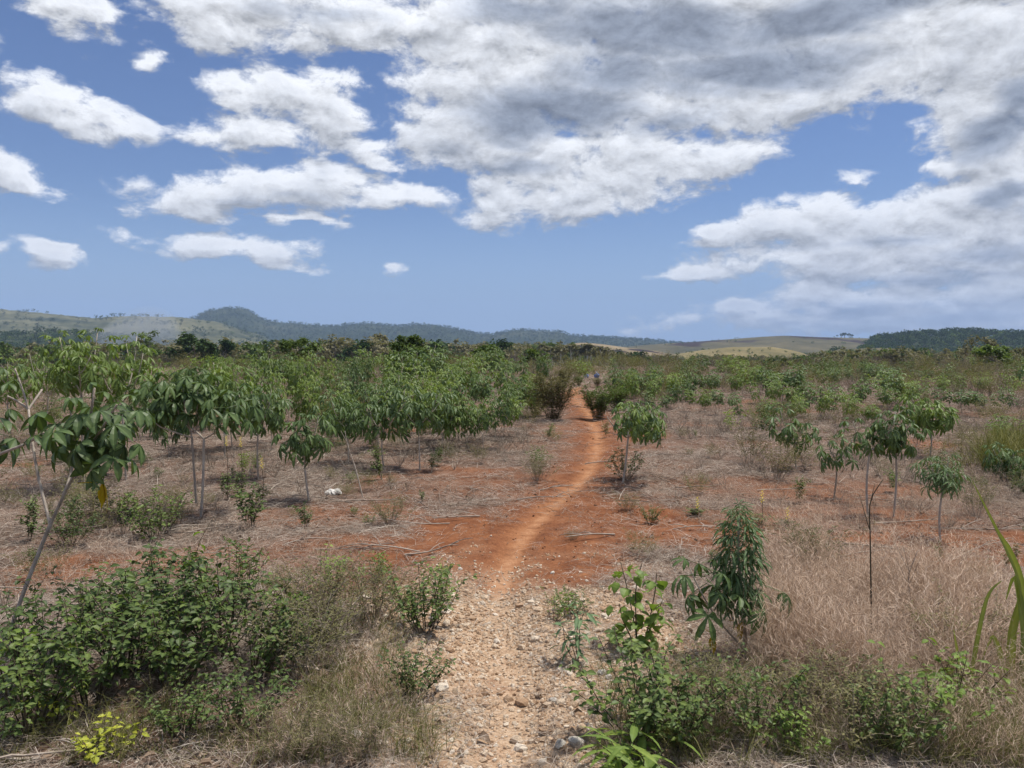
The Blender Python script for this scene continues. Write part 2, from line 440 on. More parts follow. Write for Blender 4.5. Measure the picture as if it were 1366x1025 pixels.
def ground_mat():
    m, N = new_mat('red_earth')
    at_ = lambda k: N.n('ShaderNodeAttribute', attribute_name=k).outputs['Fac']
    path, core, stony, bare, far = at_('path'), at_('core'), at_('stony'), at_('bare'), at_('far')
    P = N.n('ShaderNodeNewGeometry').outputs['Position']
    n1 = N.noise(P, .9, 5, .6); n2 = N.noise(P, 6.5, 5, .62); n3 = N.noise(P, 45, 4, .6); n4 = N.noise(P, 190, 2, .6)
    mixn = N.m('ADD', N.m('MULTIPLY', n2, .6), N.m('MULTIPLY_ADD', n3, .5, -.05))
    soil = ramp(N, mixn, [(.30, (.105, .040, .021)), (.50, (.205, .080, .036)), (.68, (.300, .128, .057))])
    litter = ramp(N, N.m('ADD', N.m('MULTIPLY', n3, .7), N.m('MULTIPLY', n2, .35)), [(.33, (.070, .044, .033)), (.52, (.155, .104, .078)), (.70, (.290, .222, .176))])
    lf = N.m('SUBTRACT', N.mr(N.m('MULTIPLY_ADD', n2, .7, N.m('MULTIPLY', n1, .5)), .26, .62), N.m('MULTIPLY', bare, 1.0), clamp=True)
    c = N.mix(N.m('MULTIPLY_ADD', lf, .75, N.m('MULTIPLY_ADD', bare, -.14, .14), clamp=True), soil, litter)
    pth = ramp(N, mixn, [(.30, (.260, .120, .058)), (.52, (.385, .190, .095)), (.72, (.47, .265, .145))])
    dirt = ramp(N, mixn, [(.30, (.185, .076, .035)), (.52, (.300, .130, .058)), (.72, (.38, .185, .092))])
    c = N.mix(N.m('MULTIPLY', path, N.mr(n2, .25, .55, .45, 1.0)), c, dirt)
    c = N.mix(N.m('MULTIPLY', core, N.mr(n2, .28, .62, .25, 1.0)), c, pth)
    sto = ramp(N, N.m('ADD', N.m('MULTIPLY', n3, .7), N.m('MULTIPLY', n4, .35)), [(.34, (.255, .155, .095)), (.52, (.430, .295, .190)), (.70, (.60, .46, .33))])
    c = N.mix(N.m('MULTIPLY', stony, N.mr(n2, .28, .5, .55, 1.0)), c, sto)
    n5 = N.noise(P, .035, 6, .65)
    fc = ramp(N, n5, [(.36, (.075, .068, .038)), (.5, (.145, .115, .070)), (.64, (.235, .180, .118))])
    c = N.mix(far, c, fc)
    hgt = N.m('ADD', N.m('MULTIPLY', n3, 1.0), N.m('MULTIPLY', n4, .4))
    b = N.n('ShaderNodeBump', {'Strength': .55, 'Distance': .025, 'Height': hgt})
    p = N.n('ShaderNodeBsdfPrincipled', {'Base Color': c, 'Roughness': .95, 'Specular IOR Level': .1, 'Normal': b.outputs[0]})
    finish(N, p.outputs[0])
    return m
M['ground'] = ground_mat()

def build_ground():
    rr = [0.02]
    r = .7
    while r < 160: rr.append(r); r *= 1.0125
    while r < 7000: rr.append(r); r *= 1.09
    rr = np.array(rr)
    th = np.radians(np.concatenate([np.arange(-50, 50.01, .32), np.arange(56, 306, 6)]))
    TH, RR = np.meshgrid(th, rr, indexing='ij')
    X = RR * np.sin(TH); Y = RR * np.cos(TH)
    Z = H(X, Y)
    pm, core, stony, bare = masks(X, Y)
    far = sstep(RR + (fbm(X / 12, Y / 12, 3, 95) - .5) * 40, 35, 90)
    F = grid_faces(len(th), len(rr), wrap=True)
    V = np.stack([X, Y, Z], -1).reshape(-1, 3)
    A = {'path': pm.ravel(), 'core': core.ravel(), 'stony': stony.ravel(), 'bare': bare.ravel(), 'far': far.ravel()}
    pf = np.maximum(pm, stony).ravel()[F].mean(1)
    st = (stony.ravel()[F].mean(1) > .5)
    dp = (pf > .5) & ~st
    def sub(mask, name, label):
        f = F[mask]; idx, inv = np.unique(f, return_inverse=True)
        me = build_mesh(name, V[idx], [inv.reshape(-1, 4)], M['ground'], {k: v[idx] for k, v in A.items()}, smooth=True)
        return link(name, me, kind='structure', label=label)
    sub(~dp & ~st, 'ground', 'dry red earth of the field under straw litter')
    sub(dp, 'dirt_path', 'narrow winding orange dirt path across the field')
    return sub(st, 'stony_track', 'rocky pale gravel start of the footpath')
stony_track = build_ground()

# ------------------------------------------------------------------ geometry collectors
class Geo:
    def __init__(self):
        self.V = []; self.F = []; self.var = []; self.rib = []; self.n = 0
    def add(self, V, F, var=0.0, rib=0.0):
        V = np.asarray(V, float).reshape(-1, 3); F = np.asarray(F).reshape(-1, 3)
        self.V.append(V); self.F.append(F + self.n)
        self.var.append(np.broadcast_to(np.asarray(var, float), (len(V),)))
        self.rib.append(np.broadcast_to(np.asarray(rib, float), (len(V),)))
        self.n += len(V)
    def mesh(self, name, mat, smooth=False):
        return build_mesh(name, np.concatenate(self.V), [np.concatenate(self.F)], mat, {'var': np.concatenate(self.var), 'rib': np.concatenate(self.rib)}, smooth)
def quads_to_tris(q):
    q = np.asarray(q)
    return np.concatenate([q[:, [0, 1, 2]], q[:, [0, 2, 3]]])
def tube(pts, radii, sides=5, cap=True):
    P = np.asarray(pts, float); n = len(P)
    rad = np.interp(np.linspace(0, 1, n), np.linspace(0, 1, len(np.atleast_1d(radii))), np.atleast_1d(radii))
    T = np.gradient(P, axis=0); T /= np.linalg.norm(T, axis=1)[:, None] + 1e-9
    up = np.array([0, 0, 1.0]) if abs(T[:, 2]).mean() < .8 else np.array([1.0, 0, 0])
    A = np.cross(T, up); A /= np.linalg.norm(A, axis=1)[:, None] + 1e-9
    B = np.cross(T, A)
    a = np.linspace(0, 2 * math.pi, sides, endpoint=False)
    V = P[:, None] + rad[:, None, None] * (np.cos(a)[None, :, None] * A[:, None] + np.sin(a)[None, :, None] * B[:, None])
    F = []
    for i in range(n - 1):
        for j in range(sides):
            k = (j + 1) % sides
            F.append((i * sides + j, i * sides + k, (i + 1) * sides + k)); F.append((i * sides + j, (i + 1) * sides + k, (i + 1) * sides + j))
    V = V.reshape(-1, 3)
    if cap:
        V = np.vstack([V, P[-1] + T[-1] * rad[-1] * .6])
        e = len(V) - 1
        F += [((n - 1) * sides + j, (n - 1) * sides + (j + 1) % sides, e) for j in range(sides)]
    return V, np.array(F)
def smooth_line(pts, n=10):
    P = np.asarray(pts, float)
    if len(P) == 2: return np.linspace(P[0], P[1], n)
    t = np.linspace(0, len(P) - 1, n); out = []
    for s in t:
        i = min(int(s), len(P) - 2); u = s - i
        p0 = P[max(i - 1, 0)]; p1 = P[i]; p2 = P[i + 1]; p3 = P[min(i + 2, len(P) - 1)]
        out.append(.5 * (2 * p1 + (p2 - p0) * u + (2 * p0 - 5 * p1 + 4 * p2 - p3) * u * u + (3 * p1 - p0 - 3 * p2 + p3) * u ** 3))
    return np.array(out)
def ribbon(pts, widths, side):
    P = np.asarray(pts, float); n = len(P)
    w = np.interp(np.linspace(0, 1, n), np.linspace(0, 1, len(widths)), widths)[:, None] * .5
    S = np.asarray(side, float)
    S = S / (np.linalg.norm(S) + 1e-9)
    V = np.stack([P - S * w, P + S * w], 1).reshape(-1, 3)
    i = np.arange(n - 1)
    q = np.stack([2 * i, 2 * i + 1, 2 * i + 3, 2 * i + 2], 1)
    return V, quads_to_tris(q)
def mats(pos, yaw, pitch, roll, scale):
    n = len(pos)
    cy, sy = np.cos(yaw), np.sin(yaw); cp, sp = np.cos(pitch), np.sin(pitch); cr, sr = np.cos(roll), np.sin(roll)
    Z = np.zeros(n); O = np.ones(n)
    Rz = np.stack([cy, -sy, Z, sy, cy, Z, Z, Z, O], -1).reshape(n, 3, 3)
    Rx = np.stack([O, Z, Z, Z, cp, -sp, Z, sp, cp], -1).reshape(n, 3, 3)
    Ry = np.stack([cr, Z, sr, Z, O, Z, -sr, Z, cr], -1).reshape(n, 3, 3)
    Mx = np.zeros((n, 4, 4)); Mx[:, 3, 3] = 1
    Mx[:, :3, :3] = Rz @ Rx @ Ry * np.broadcast_to(np.asarray(scale, float), (n,))[:, None, None]
    Mx[:, :3, 3] = pos
    return Mx
def stamp(geo, tmpl, Mx, var):
    V, F, rib = tmpl
    n = len(Mx)
    W = np.einsum('nij,vj->nvi', Mx[:, :3, :3], V) + Mx[:, None, :3, 3]
    FF = (F[None] + (np.arange(n) * len(V))[:, None, None]).reshape(-1, 3)
    geo.add(W.reshape(-1, 3), FF, np.repeat(np.broadcast_to(np.asarray(var, float), (n,)), len(V)), np.tile(rib, n))

# ------------------------------------------------------------------ leaf templates (base at the origin, growing along +Y, +Z up)
def blade_leaf(length=1.0, width=.45, fold=.10, droop=.5, stations=4, shape=None, stalk=.12):
    ts = np.linspace(0, 1, stations + 1)
    prof = np.array(shape) if shape is not None else np.sin(np.pi * np.clip(ts, 0, 1) ** .75) ** .8
    prof = np.interp(ts, np.linspace(0, 1, len(prof)), prof)
    ang = -droop * ts
    y = np.concatenate([[0], np.cumsum(np.cos(ang[:-1]) * length / stations)]) + stalk * length
    z = np.concatenate([[0], np.cumsum(np.sin(ang[:-1]) * length / stations)])
    V = []; rib = []; F = []
    for i, t in enumerate(ts):
        w = width * length * .5 * prof[i]
        if i == stations: V += [(0, y[i], z[i])]; rib += [.3]
        else:
            V += [(-w, y[i], z[i] + fold * w * 2), (0, y[i], z[i]), (w, y[i], z[i] + fold * w * 2)]; rib += [0, .5, 0]
    for i in range(stations - 1):
        a, b = 3 * i, 3 * i + 3
        F += [(a, a + 1, b + 1), (a, b + 1, b), (a + 1, a + 2, b + 2), (a + 1, b + 2, b + 1)]
    a = 3 * (stations - 1); e = 3 * stations
    F += [(a, a + 1, e), (a + 1, a + 2, e)]
    if stalk > 0:
        k = len(V); s = .02 * length
        V += [(-s, 0, 0), (s, 0, 0), (0, stalk * length, 0)]; rib += [.6, .6, .6]; F += [(k, k + 1, k + 2)]
    return np.array(V, float), np.array(F), np.array(rib, float)
def palmate(rs, lobes=6, L=.16, W=.045, petiole=.19, droop=(0.0, 1.0), detail=4, sweep=125, rise=.25):
    V = []; F = []; rib = []; n = 0
    # petiole: rises, then bends over
    ps = []
    for k in range(5):
        t = k / 4
        ps.append((0, petiole * t, petiole * (rise * t - .25 * rise * t * t)))
    ps = np.array(ps)
    if detail >= 3:
        pv, pf = tube(ps, [.0035, .0022], 3, False)
    else:
        pv, pf = ribbon(ps[[0, 2, 4]], [.006, .004], (1, 0, 0))
    V.append(pv); F.append(pf); rib.append(np.full(len(pv), .55)); n += len(pv)
    c = ps[-1]
    for k in range(lobes):
        a = R(-sweep + 2 * sweep * k / (lobes - 1)) + rs.uniform(-.12, .12)
        ll = L * (1 - .38 * (abs(a) / R(sweep)) ** 1.5) * rs.uniform(.9, 1.1)
        d0 = droop[0] + rs.uniform(-.12, .12); d1 = droop[1] + rs.uniform(-.25, .25)
        ts = np.linspace(0, 1, detail + 1)
        ang = d0 + (d1 - d0) * ts
        dr = np.concatenate([[0], np.cumsum(np.cos(ang[:-1]) * ll / detail)])
        dz = -np.concatenate([[0], np.cumsum(np.sin(ang[:-1]) * ll / detail)])
        pr = np.interp(ts, [0, .15, .45, .62, .85, 1], [.12, .38, .92, 1, .55, 0])
        dirv = np.array([math.sin(a), math.cos(a), 0]); side = np.array([math.cos(a), -math.sin(a), 0])
        vv = []; rb = []; ff = []
        for i in range(detail + 1):
            p = c + dirv * dr[i] + np.array([0, 0, dz[i]])
            w = W * .5 * pr[i]
            if i == detail: vv.append(p); rb.append(.3)
            else:
                up = np.array([0, 0, w * .45])
                vv += [p - side * w + up * .6, p - up * .4, p + side * w + up * .6]; rb += [0, .55, 0]
        for i in range(detail - 1):
            q, b = 3 * i, 3 * i + 3
            ff += [(q, q + 1, b + 1), (q, b + 1, b), (q + 1, q + 2, b + 2), (q + 1, b + 2, b + 1)]
        q = 3 * (detail - 1); e = 3 * detail
        ff += [(q, q + 1, e), (q + 1, q + 2, e)]
        V.append(np.array(vv)); F.append(np.array(ff) + n); rib.append(np.array(rb)); n += len(vv)
    return np.concatenate(V), np.concatenate(F), np.concatenate(rib)
rs0 = random.Random(3)
PAL = [palmate(rs0, rs0.choice([5, 6, 7]), .165, rs0.uniform(.034, .046), rs0.uniform(.15, .22), (rs0.uniform(.1, .75), rs0.uniform(1.1, 1.75)), 4) for _ in range(7)]
PAL_BIG = [palmate(rs0, rs0.choice([5, 6]), .19, rs0.uniform(.052, .064), rs0.uniform(.13, .20), (rs0.uniform(.2, .7), rs0.uniform(1.1, 1.7)), 5) for _ in range(6)]
PAL_NARROW = [palmate(rs0, 6, .17, rs0.uniform(.016, .022), rs0.uniform(.09, .14), (rs0.uniform(0, .4), rs0.uniform(1.2, 1.9)), 4, 110) for _ in range(6)]
PAL_LOD = [palmate(rs0, 5, .165, .055, rs0.uniform(.14, .2), (rs0.uniform(.1, .7), rs0.uniform(1.0, 1.7)), 2, 115) for _ in range(5)]
OVATE = blade_leaf(1, .58, .18, .7, 3)
HEART = blade_leaf(1, .85, .12, .8, 4, [.25, .95, 1.0, .62, .0], .35)
LANCE = blade_leaf(1, .20, .15, .9, 4)
TINY = blade_leaf(1, .42, .2, .3, 2, None, 0)
CLUMP = blade_leaf(1, .75, .2, .4, 2, None, 0)

def tmpl_mesh(name, t, mat, var=.4):
    g = Geo(); g.add(t[0], t[1], var, t[2]); return g.mesh(name, mat)
LEAFM = {'mid': [tmpl_mesh('cassava_leaf', t, M['cassava']) for t in PAL],
         'fresh': [tmpl_mesh('cassava_leaf_fresh', t, M['cassava_fresh']) for t in PAL],
         'big': [tmpl_mesh('cassava_leaf_broad', t, M['cassava'], .25) for t in PAL_BIG],
         'narrow': [tmpl_mesh('cassava_leaf_narrow', t, M['cassava_narrow']) for t in PAL_NARROW],
         'yellow': [tmpl_mesh('cassava_leaf_yellow', palmate(rs0, 5, .17, .05, .12, (1.2, 1.65), 4, 60), M['yellow_leaf'])],
         'heart': [tmpl_mesh('heart_leaf', HEART, M['weed_light'])],
         'heart_dark': [tmpl_mesh('heart_leaf_dark', HEART, M['weed'])],
         'lance': [tmpl_mesh('lance_leaf', LANCE, M['herb_blue'])]}

def empty(name, loc, label, cat, group=None, rz=0.0):
    o = bpy.data.objects.new(name, None)
    COL.objects.link(o)
    o.empty_display_size = .1
    o.location = tuple(loc); o.rotation_euler = (0, 0, rz)
    return tag(o, label, cat, group)
def child_leaf(parent, kind, pos, yaw, pitch, roll, scale, rs, name='leaf', label=None):
    me = rs.choice(LEAFM[kind])
    o = bpy.data.objects.new(name, me)
    COL.objects.link(o)
    o.parent = parent
    Mx = mats(np.array([pos]), np.array([yaw]), np.array([pitch]), np.array([roll]), np.array([scale]))[0]
    o.matrix_basis = Matrix([list(r_) for r_ in Mx])
    if label: o['label'] = label
    return o

# ------------------------------------------------------------------ cassava plants
def unit(v):
    v = np.asarray(v, float); return v / (np.linalg.norm(v) + 1e-9)
def cluster(rs, tip, d, n, clen, scale=1.0, lo=-.85, hi=.8):
    out = []
    y0 = rs.uniform(0, 6.28)
    for k in range(n):
        t = (k + .5) / n
        pos = np.asarray(tip) - unit(d) * clen * t
        out.append((pos, y0 + k * 2.39996 + rs.uniform(-.25, .25), hi + (lo - hi) * t ** .8 + rs.uniform(-.2, .2), rs.uniform(-.35, .35), scale * (.5 + .55 * min(1, t * 3)) * rs.uniform(.88, 1.15)))
    return out
def skel(rs, h, spread=1.0, dens=1.0, bare=0.45, leafscale=1.0):
    """(stem polylines, leaf placements) of a cassava plant of height h"""
    lines = []; leaves = []
    lean = np.array([rs.uniform(-.12, .12), rs.uniform(-.12, .12), 0])
    fork = h * bare * rs.uniform(.85, 1.1)
    p0 = np.zeros(3); p1 = lean * fork + np.array([0, 0, fork])
    mid = (p0 + p1) / 2 + np.array([rs.uniform(-.03, .03), rs.uniform(-.03, .03), 0])
    r = .006 + .0045 * h
    lines.append((smooth_line([p0, mid, p1], 6), r, r * .8))
    nb = rs.choice([2, 3, 3])
    a0 = rs.uniform(0, 6.28)
    top = h - .07 * leafscale
    for b in range(nb):
        a = a0 + b * 6.283 / nb + rs.uniform(-.4, .4)
        out = np.array([math.cos(a), math.sin(a), 0])
        L = max(top - fork, .12) * (1.0 if b == 0 else rs.uniform(.45, 1.0))
        q = p1 + out * L * .55 * spread + np.array([0, 0, L * .45])
        e = p1 + out * L * .80 * spread + np.array([0, 0, L])
        ln = smooth_line([p1, q, e], 6)
        lines.append((ln, r * .65, r * .35))
        leaves += cluster(rs, e, unit(e - q), int(18 * dens * rs.uniform(.8, 1.2)), L * .72, leafscale)
        if rs.random() < .6:
            a2 = a + rs.choice([-1, 1]) * rs.uniform(.7, 1.2)
            o2 = np.array([math.cos(a2), math.sin(a2), 0])
            e2 = q + o2 * L * .5 * spread + np.array([0, 0, L * .45])
            lines.append((smooth_line([q, (q + e2) / 2 + np.array([0, 0, -.03]), e2], 4), r * .5, r * .3))
            leaves += cluster(rs, e2, unit(e2 - q), int(11 * dens), L * .5, leafscale)
    return lines, leaves
def stems_mesh(name, lines, mat, sides=5):
    g = Geo()
    for (pts, r0, r1) in lines:
        V, F = tube(pts, [r0, r1], sides); g.add(V, F, random.random())
    return g.mesh(name, mat, smooth=True)
def hero_cassava(base, lines, leaves, kind, label, seed, group=None, yellow=(), name='cassava_plant'):
    rs = random.Random(seed)
    e = empty(name, base, label, 'cassava', group)
    limbs = []
    for i, ln in enumerate(lines):
        limbs.append((link('stem' if i == 0 else 'branch', stems_mesh('cassava_branch', [ln], M['stem'], 6), e), np.asarray(ln[0])))
    def carrier(p):                     # the limb a leaf grows from
        return min(limbs, key=lambda q: np.linalg.norm(q[1] - np.asarray(p), axis=1).min())[0]
    kinds = kind if isinstance(kind, (list, tuple)) else [kind]
    for i, lf in enumerate(leaves[:290]):
        child_leaf(carrier(lf[0]), kinds[i % len(kinds)], *lf, rs)
    for lf in yellow:
        child_leaf(carrier(lf[0]), 'yellow', *lf, rs, label='yellow withered leaf hanging limp')
    return e
def local(base, pts):
    return np.asarray(pts, float) - np.asarray(base)

# --- the leaning plant at the left, one stem forking into a bare and a leafy branch
b = G(7, 862); dp = b[1]
rs = random.Random(101)
S = lambda *q: smooth_line([local(b, at(x, y, dp + dd)) for (x, y, dd) in q], 9)
l0 = np.vstack([[0, 0, -.02], S((7, 862, 0), (36, 778, .05), (67, 700, .1))])
l1 = S((67, 700, .1), (88, 655, .1), (108, 612, .05), (120, 560, 0), (126, 518, 0))
l2 = S((67, 700, .1), (52, 640, .2), (43, 590, .25), (38, 546, .3))
l3 = S((38, 546, .3), (24, 536, .3), (10, 529, .25)); l4 = S((38, 546, .3), (48, 532, .35), (56, 520, .4)); l5 = S((38, 546, .3), (30, 520, .3), (20, 492, .3))
l6 = S((108, 612, .05), (134, 575, -.1), (156, 540, -.15)); l7 = S((84, 662, .1), (92, 640, .2), (99, 600, .25), (92, 530, .2))
lv = cluster(rs, l1[-1], (0, 0, 1), 11, .22, .80, -.8, .25) + cluster(rs, l6[-1], (.4, -.1, .6), 9, .20, .78, -.9, .1) + cluster(rs, l7[-1], (-.2, .1, .8), 8, .16, .78, -.8, .15) + cluster(rs, local(b, at(160, 578, dp - .15)), (.3, -.1, .6), 6, .14, .72, -.9, -.1) + cluster(rs, local(b, at(104, 560, dp - .1)), (0, -.1, .9), 6, .12, .85, -1.0, -.2)
lv += cluster(rs, l5[-1], (0, 0, 1), 5, .10, .5, -.3, .8)
yl = [(local(b, at(103, 645, dp - .12)), -1.2, -.2, .1, .95)]
hero_cassava(b, [(l0, .011, .010), (l1, .009, .006), (l2, .008, .006), (l3, .007, .006), (l4, .007, .006), (l5, .006, .004), (l6, .008, .005), (l7, .009, .005)], lv, 'big',
             'leaning cassava with broad dark drooping leaves, one yellow leaf and a bare forked branch', 1, yellow=yl)
# --- neighbour whose pale branch reaches in from outside
b = G(-70, 840); dp = b[1]
S = lambda *q: smooth_line([local(b, at(x, y, dp + dd)) for (x, y, dd) in q], 9)
l0 = np.vstack([[0, 0, -.02], S((-70, 840, 0), (-60, 740, 0), (-50, 630, 0))])
l1 = S((-50, 630, 0), (0, 606, -.1), (35, 592, -.15), (58, 577, -.2)); l2 = S((-50, 630, 0), (-40, 580, .1), (-14, 545, .1))
lv = cluster(rs, l1[-1], (.6, 0, .5), 3, .05, .6, -.6, .5) + cluster(rs, l2[-1], (.1, 0, 1), 12, .22, .75)
hero_cassava(b, [(l0, .015, .012), (l1, .010, .007), (l2, .010, .006)], lv, 'big', 'cassava whose pale bare branch reaches sideways toward the broad drooping leaves', 2)
# --- tall pale-leaved plants against the hills
def tall(px, top, base, hw, seed, kind, label, bare=.5, dens=1.0, group=None, leafscale=1.0):
    b = G(px, base); rs = random.Random(seed)
    h = CAMZ + ray(px, top)[2] * b[1] - b[2]
    hm = hw / FPX * b[1]
    L, lv = skel(rs, h, 1.0, dens, bare, leafscale)
    ext = max(max(abs(p[0][0]) for p in lv), max(abs(p[0][1]) for p in lv), .12) + .2 * leafscale
    k = min(max(hm / ext, .55), 1.5)
    sc = np.array([k, k, 1])
    L = [(np.asarray(p) * sc, r0, r1) for (p, r0, r1) in L]
    lv = [(np.asarray(p) * sc, *q) for (p, *q) in lv]
    return hero_cassava(b, L, lv, kind, label, seed + 1, group)
tall(112, 436, 652, 46, 11, 'fresh', 'tall pale green cassava standing up against the smoke and hills', .55, 1.0, leafscale=.95)
tall(168, 441, 640, 50, 14, 'fresh', 'tall pale green cassava beside the one before the smoke', .5, 1.0, leafscale=.95)
# --- forked bare white stems with leaves above
b = G(268, 690); dp = b[1]
rs = random.Random(77)
S = lambda *q: smooth_line([local(b, at(x, y, dp + dd)) for (x, y, dd) in q], 8)
st = [(S((268, 690, 0), (271, 640, 0), (272, 586, 0)), .013, .011), (S((262, 672, .1), (259, 630, .1), (256, 584, .1)), .012, .010),
      (S((272, 586, 0), (281, 581, -.05), (290, 573, -.1), (300, 552, -.1)), .008, .006), (S((272, 586, 0), (262, 576, 0), (242, 562, .1), (236, 540, .1)), .008, .005),
      (S((256, 584, .1), (234, 577, 0), (208, 566, -.05), (196, 545, -.05)), .009, .005), (S((256, 584, .1), (250, 560, .1), (246, 540, .15), (244, 520, .15)), .008, .005),
      (S((262, 575, .2), (263, 545, .2), (264, 515, .2)), .009, .006)]
lv = []
for (px, py, dd, n) in ((300, 530, -.1, 17), (236, 522, .1, 16), (196, 528, -.05, 15), (246, 505, .15, 15), (264, 500, .2, 18), (320, 520, .2, 14), (216, 508, .3, 14)):
    lv += cluster(rs, local(b, at(px, py, dp + dd)), (0, 0, 1), n, .22, 1.0, -.6, .7)
hero_cassava(b, [(s_[0], s_[1], s_[2]) for s_ in st], lv, ['big', 'mid'], 'cassava on two bare whitish stems forking low under dark leaves', 5)
# --- further plants near enough to show each leaf: px, top, base, half width, kind, label
NEAR = [
 (412, 548, 668, 32, 'mid', 'short cassava with one thin stem and a drooping dark mop of leaves', .55, 1.0, .9),
 (345, 512, 640, 36, 'mid', 'dark leafy cassava between the whitish forked stems and the drooping mop', .5, .9, .95),
 (300, 478, 610, 40, 'fresh', 'light green cassava behind the whitish forked stems', .5, 1.0, 1.0),
 (16, 470, 600, 45, 'fresh', 'pale cassava behind the leaning one with a bare forked branch', .5, .9, 1.0),
 (62, 468, 590, 32, 'fresh', 'sparse pale cassava behind the bare forked branch', .55, .7, .9),
 (512, 512, 625, 46, 'mid', 'broad dark cassava on the open litter with a pale forked stem below', .5, 1.0, 1.0),
 (560, 520, 628, 45, 'mid', 'dark drooping cassava rooted farthest out on the brown litter', .5, 1.1, 1.0),
 (465, 522, 620, 38, 'mid', 'dark cassava showing a pale V of bare branches beneath', .5, .9, 1.0),
 (1158, 542, 690, 42, 'mid', 'two-stemmed cassava with pale crossed lower branches on red soil', .62, .9, .72),
 (1192, 558, 690, 28, 'mid', 'small cassava leaning against the two-stemmed one on red soil', .62, .7, .70),
 (1112, 578, 668, 34, 'mid', 'thin cassava with a flat sparse crown on one slim stem', .66, .55, .7),
 (1254, 604, 722, 34, 'narrow', 'small umbrella-shaped cassava on a single slim stem in bare red soil', .66, .9, .72),
 (1062, 542, 626, 30, 'mid', 'ragged greyish cassava with a pale forked stem in dry weeds', .5, .8, .9),
 (1240, 525, 612, 44, 'fresh', 'bright green cassava behind the small umbrella-shaped one', .5, 1.1, .95),
 (1345, 592, 645, 24, 'mid', 'low bushy cassava alone in dry grass near the cane', .3, .8, .7),
]
for i, (px, top, bs, hw, kind, lab, bare, dens, lsc) in enumerate(NEAR):
    tall(px, top, bs, hw, 200 + 7 * i, kind, lab, bare, dens, leafscale=lsc)
b = G(831, 644); dp = b[1]
rs = random.Random(61)
S = lambda *q: smooth_line([local(b, at(x, y, dp + dd)) for (x, y, dd) in q], 7)
st = [(S((831, 644, 0), (835, 615, 0), (838, 584, 0)), .014, .012), (S((838, 584, 0), (826, 577, -.1), (814, 563, -.15), (810, 556, -.15)), .009, .006),
      (S((838, 584, 0), (845, 570, .1), (852, 548, .15)), .009, .006), (S((838, 584, 0), (842, 565, -.2), (838, 548, -.3)), .008, .005), (S((838, 584, 0), (856, 572, -.1), (870, 556, -.1)), .008, .005), (S((838, 584, 0), (838, 565, .3), (836, 545, .4)), .008, .005)]
lv = []
for (px, py, dd, n) in ((852, 538, .15, 26), (838, 540, -.3, 24), (870, 548, -.1, 24), (836, 538, .4, 22), (858, 546, -.35, 20), (866, 542, .35, 20)):
    lv += cluster(rs, local(b, at(px, py, dp + dd)), (0, 0, 1), n, .26, .72, -.8, .6)
hero_cassava(b, st, lv, ['fresh', 'mid'], 'round light green cassava on a pale leaning stem beside the path', 15)
# --- the small plant at the right foreground: narrow-leaved column and a palmate side shoot
b = G(996, 878); dp = b[1]
rs = random.Random(55)
S = lambda *q: smooth_line([local(b, at(x, y, dp + dd)) for (x, y, dd) in q], 8)
l0 = np.vstack([[0, 0, -.03], S((996, 878, 0), (990, 800, 0), (985, 740, 0), (986, 690, 0))])
l1 = S((994, 850, .02), (975, 820, .03), (968, 780, .05), (975, 745, .06)); l2 = S((996, 870, -.02), (960, 830, -.06), (935, 790, -.1), (920, 758, -.1))
lv = []
y0 = 0
for k in range(150):
    t = k / 149
    p = local(b, at(986 + 3 * math.sin(k), 684 + 128 * t, dp))
    lv.append((p, k * 2.39996 + rs.uniform(-.3, .3), .75 - 1.05 * t ** .6 + rs.uniform(-.25, .25), rs.uniform(-.4, .4), (.36 + .30 * min(1, t * 2.6)) * rs.uniform(.85, 1.15)))
e = hero_cassava(b, [(l0, .012, .005), (l1, .006, .004), (l2, .006, .003)], lv, 'narrow', 'small cassava with a dense column of narrow leaves and a broad-leaved side shoot', 6)
side = [c for c in e.children if c.name.startswith('branch')][-1]
for lf in cluster(rs, l2[-1] + np.array([.06, 0, .03]), (-.25, -.1, .8), 13, .16, .74, -.75, .15) + cluster(rs, local(b, at(1000, 770, dp - .05)), (0, 0, 1), 4, .05, .72, -.8, -.3):
    child_leaf(side, 'mid', *lf, rs)
for (px, py) in ((938, 838), (972, 828)):
    child_leaf(side, 'yellow', local(b, at(px, py, dp - .05)), rs.uniform(0, 6), -.35, .1, .62, rs, label='yellow withered leaf hanging limp')

# --- farther cassava: shared prototypes, each plant its own object
def proto_cassava(seed, mat, h=1.5, dens=1.0, bare=.4):
    rs = random.Random(seed)
    L, lv = skel(rs, h, 1.0, dens, bare, 1.15)
    g = Geo()
    for k, t in enumerate(PAL_LOD):
        sel = [q for i, q in enumerate(lv) if i % len(PAL_LOD) == k]
        if sel:
            Mx = mats(np.array([q[0] for q in sel]), np.array([q[1] for q in sel]), np.array([q[2] for q in sel]), np.array([q[3] for q in sel]), np.array([q[4] for q in sel]))
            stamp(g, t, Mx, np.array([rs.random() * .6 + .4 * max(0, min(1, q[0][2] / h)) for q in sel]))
    ext = np.abs(np.concatenate(g.V)[:, :2]).max() * .85
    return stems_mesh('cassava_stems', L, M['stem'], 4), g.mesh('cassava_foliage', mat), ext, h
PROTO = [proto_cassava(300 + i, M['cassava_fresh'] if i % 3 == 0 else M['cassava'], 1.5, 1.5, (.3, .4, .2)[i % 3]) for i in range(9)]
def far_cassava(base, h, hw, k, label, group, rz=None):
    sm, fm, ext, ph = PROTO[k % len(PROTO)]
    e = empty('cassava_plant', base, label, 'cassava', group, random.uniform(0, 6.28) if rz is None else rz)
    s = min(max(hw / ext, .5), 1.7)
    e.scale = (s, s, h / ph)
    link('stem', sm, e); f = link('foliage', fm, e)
    return e
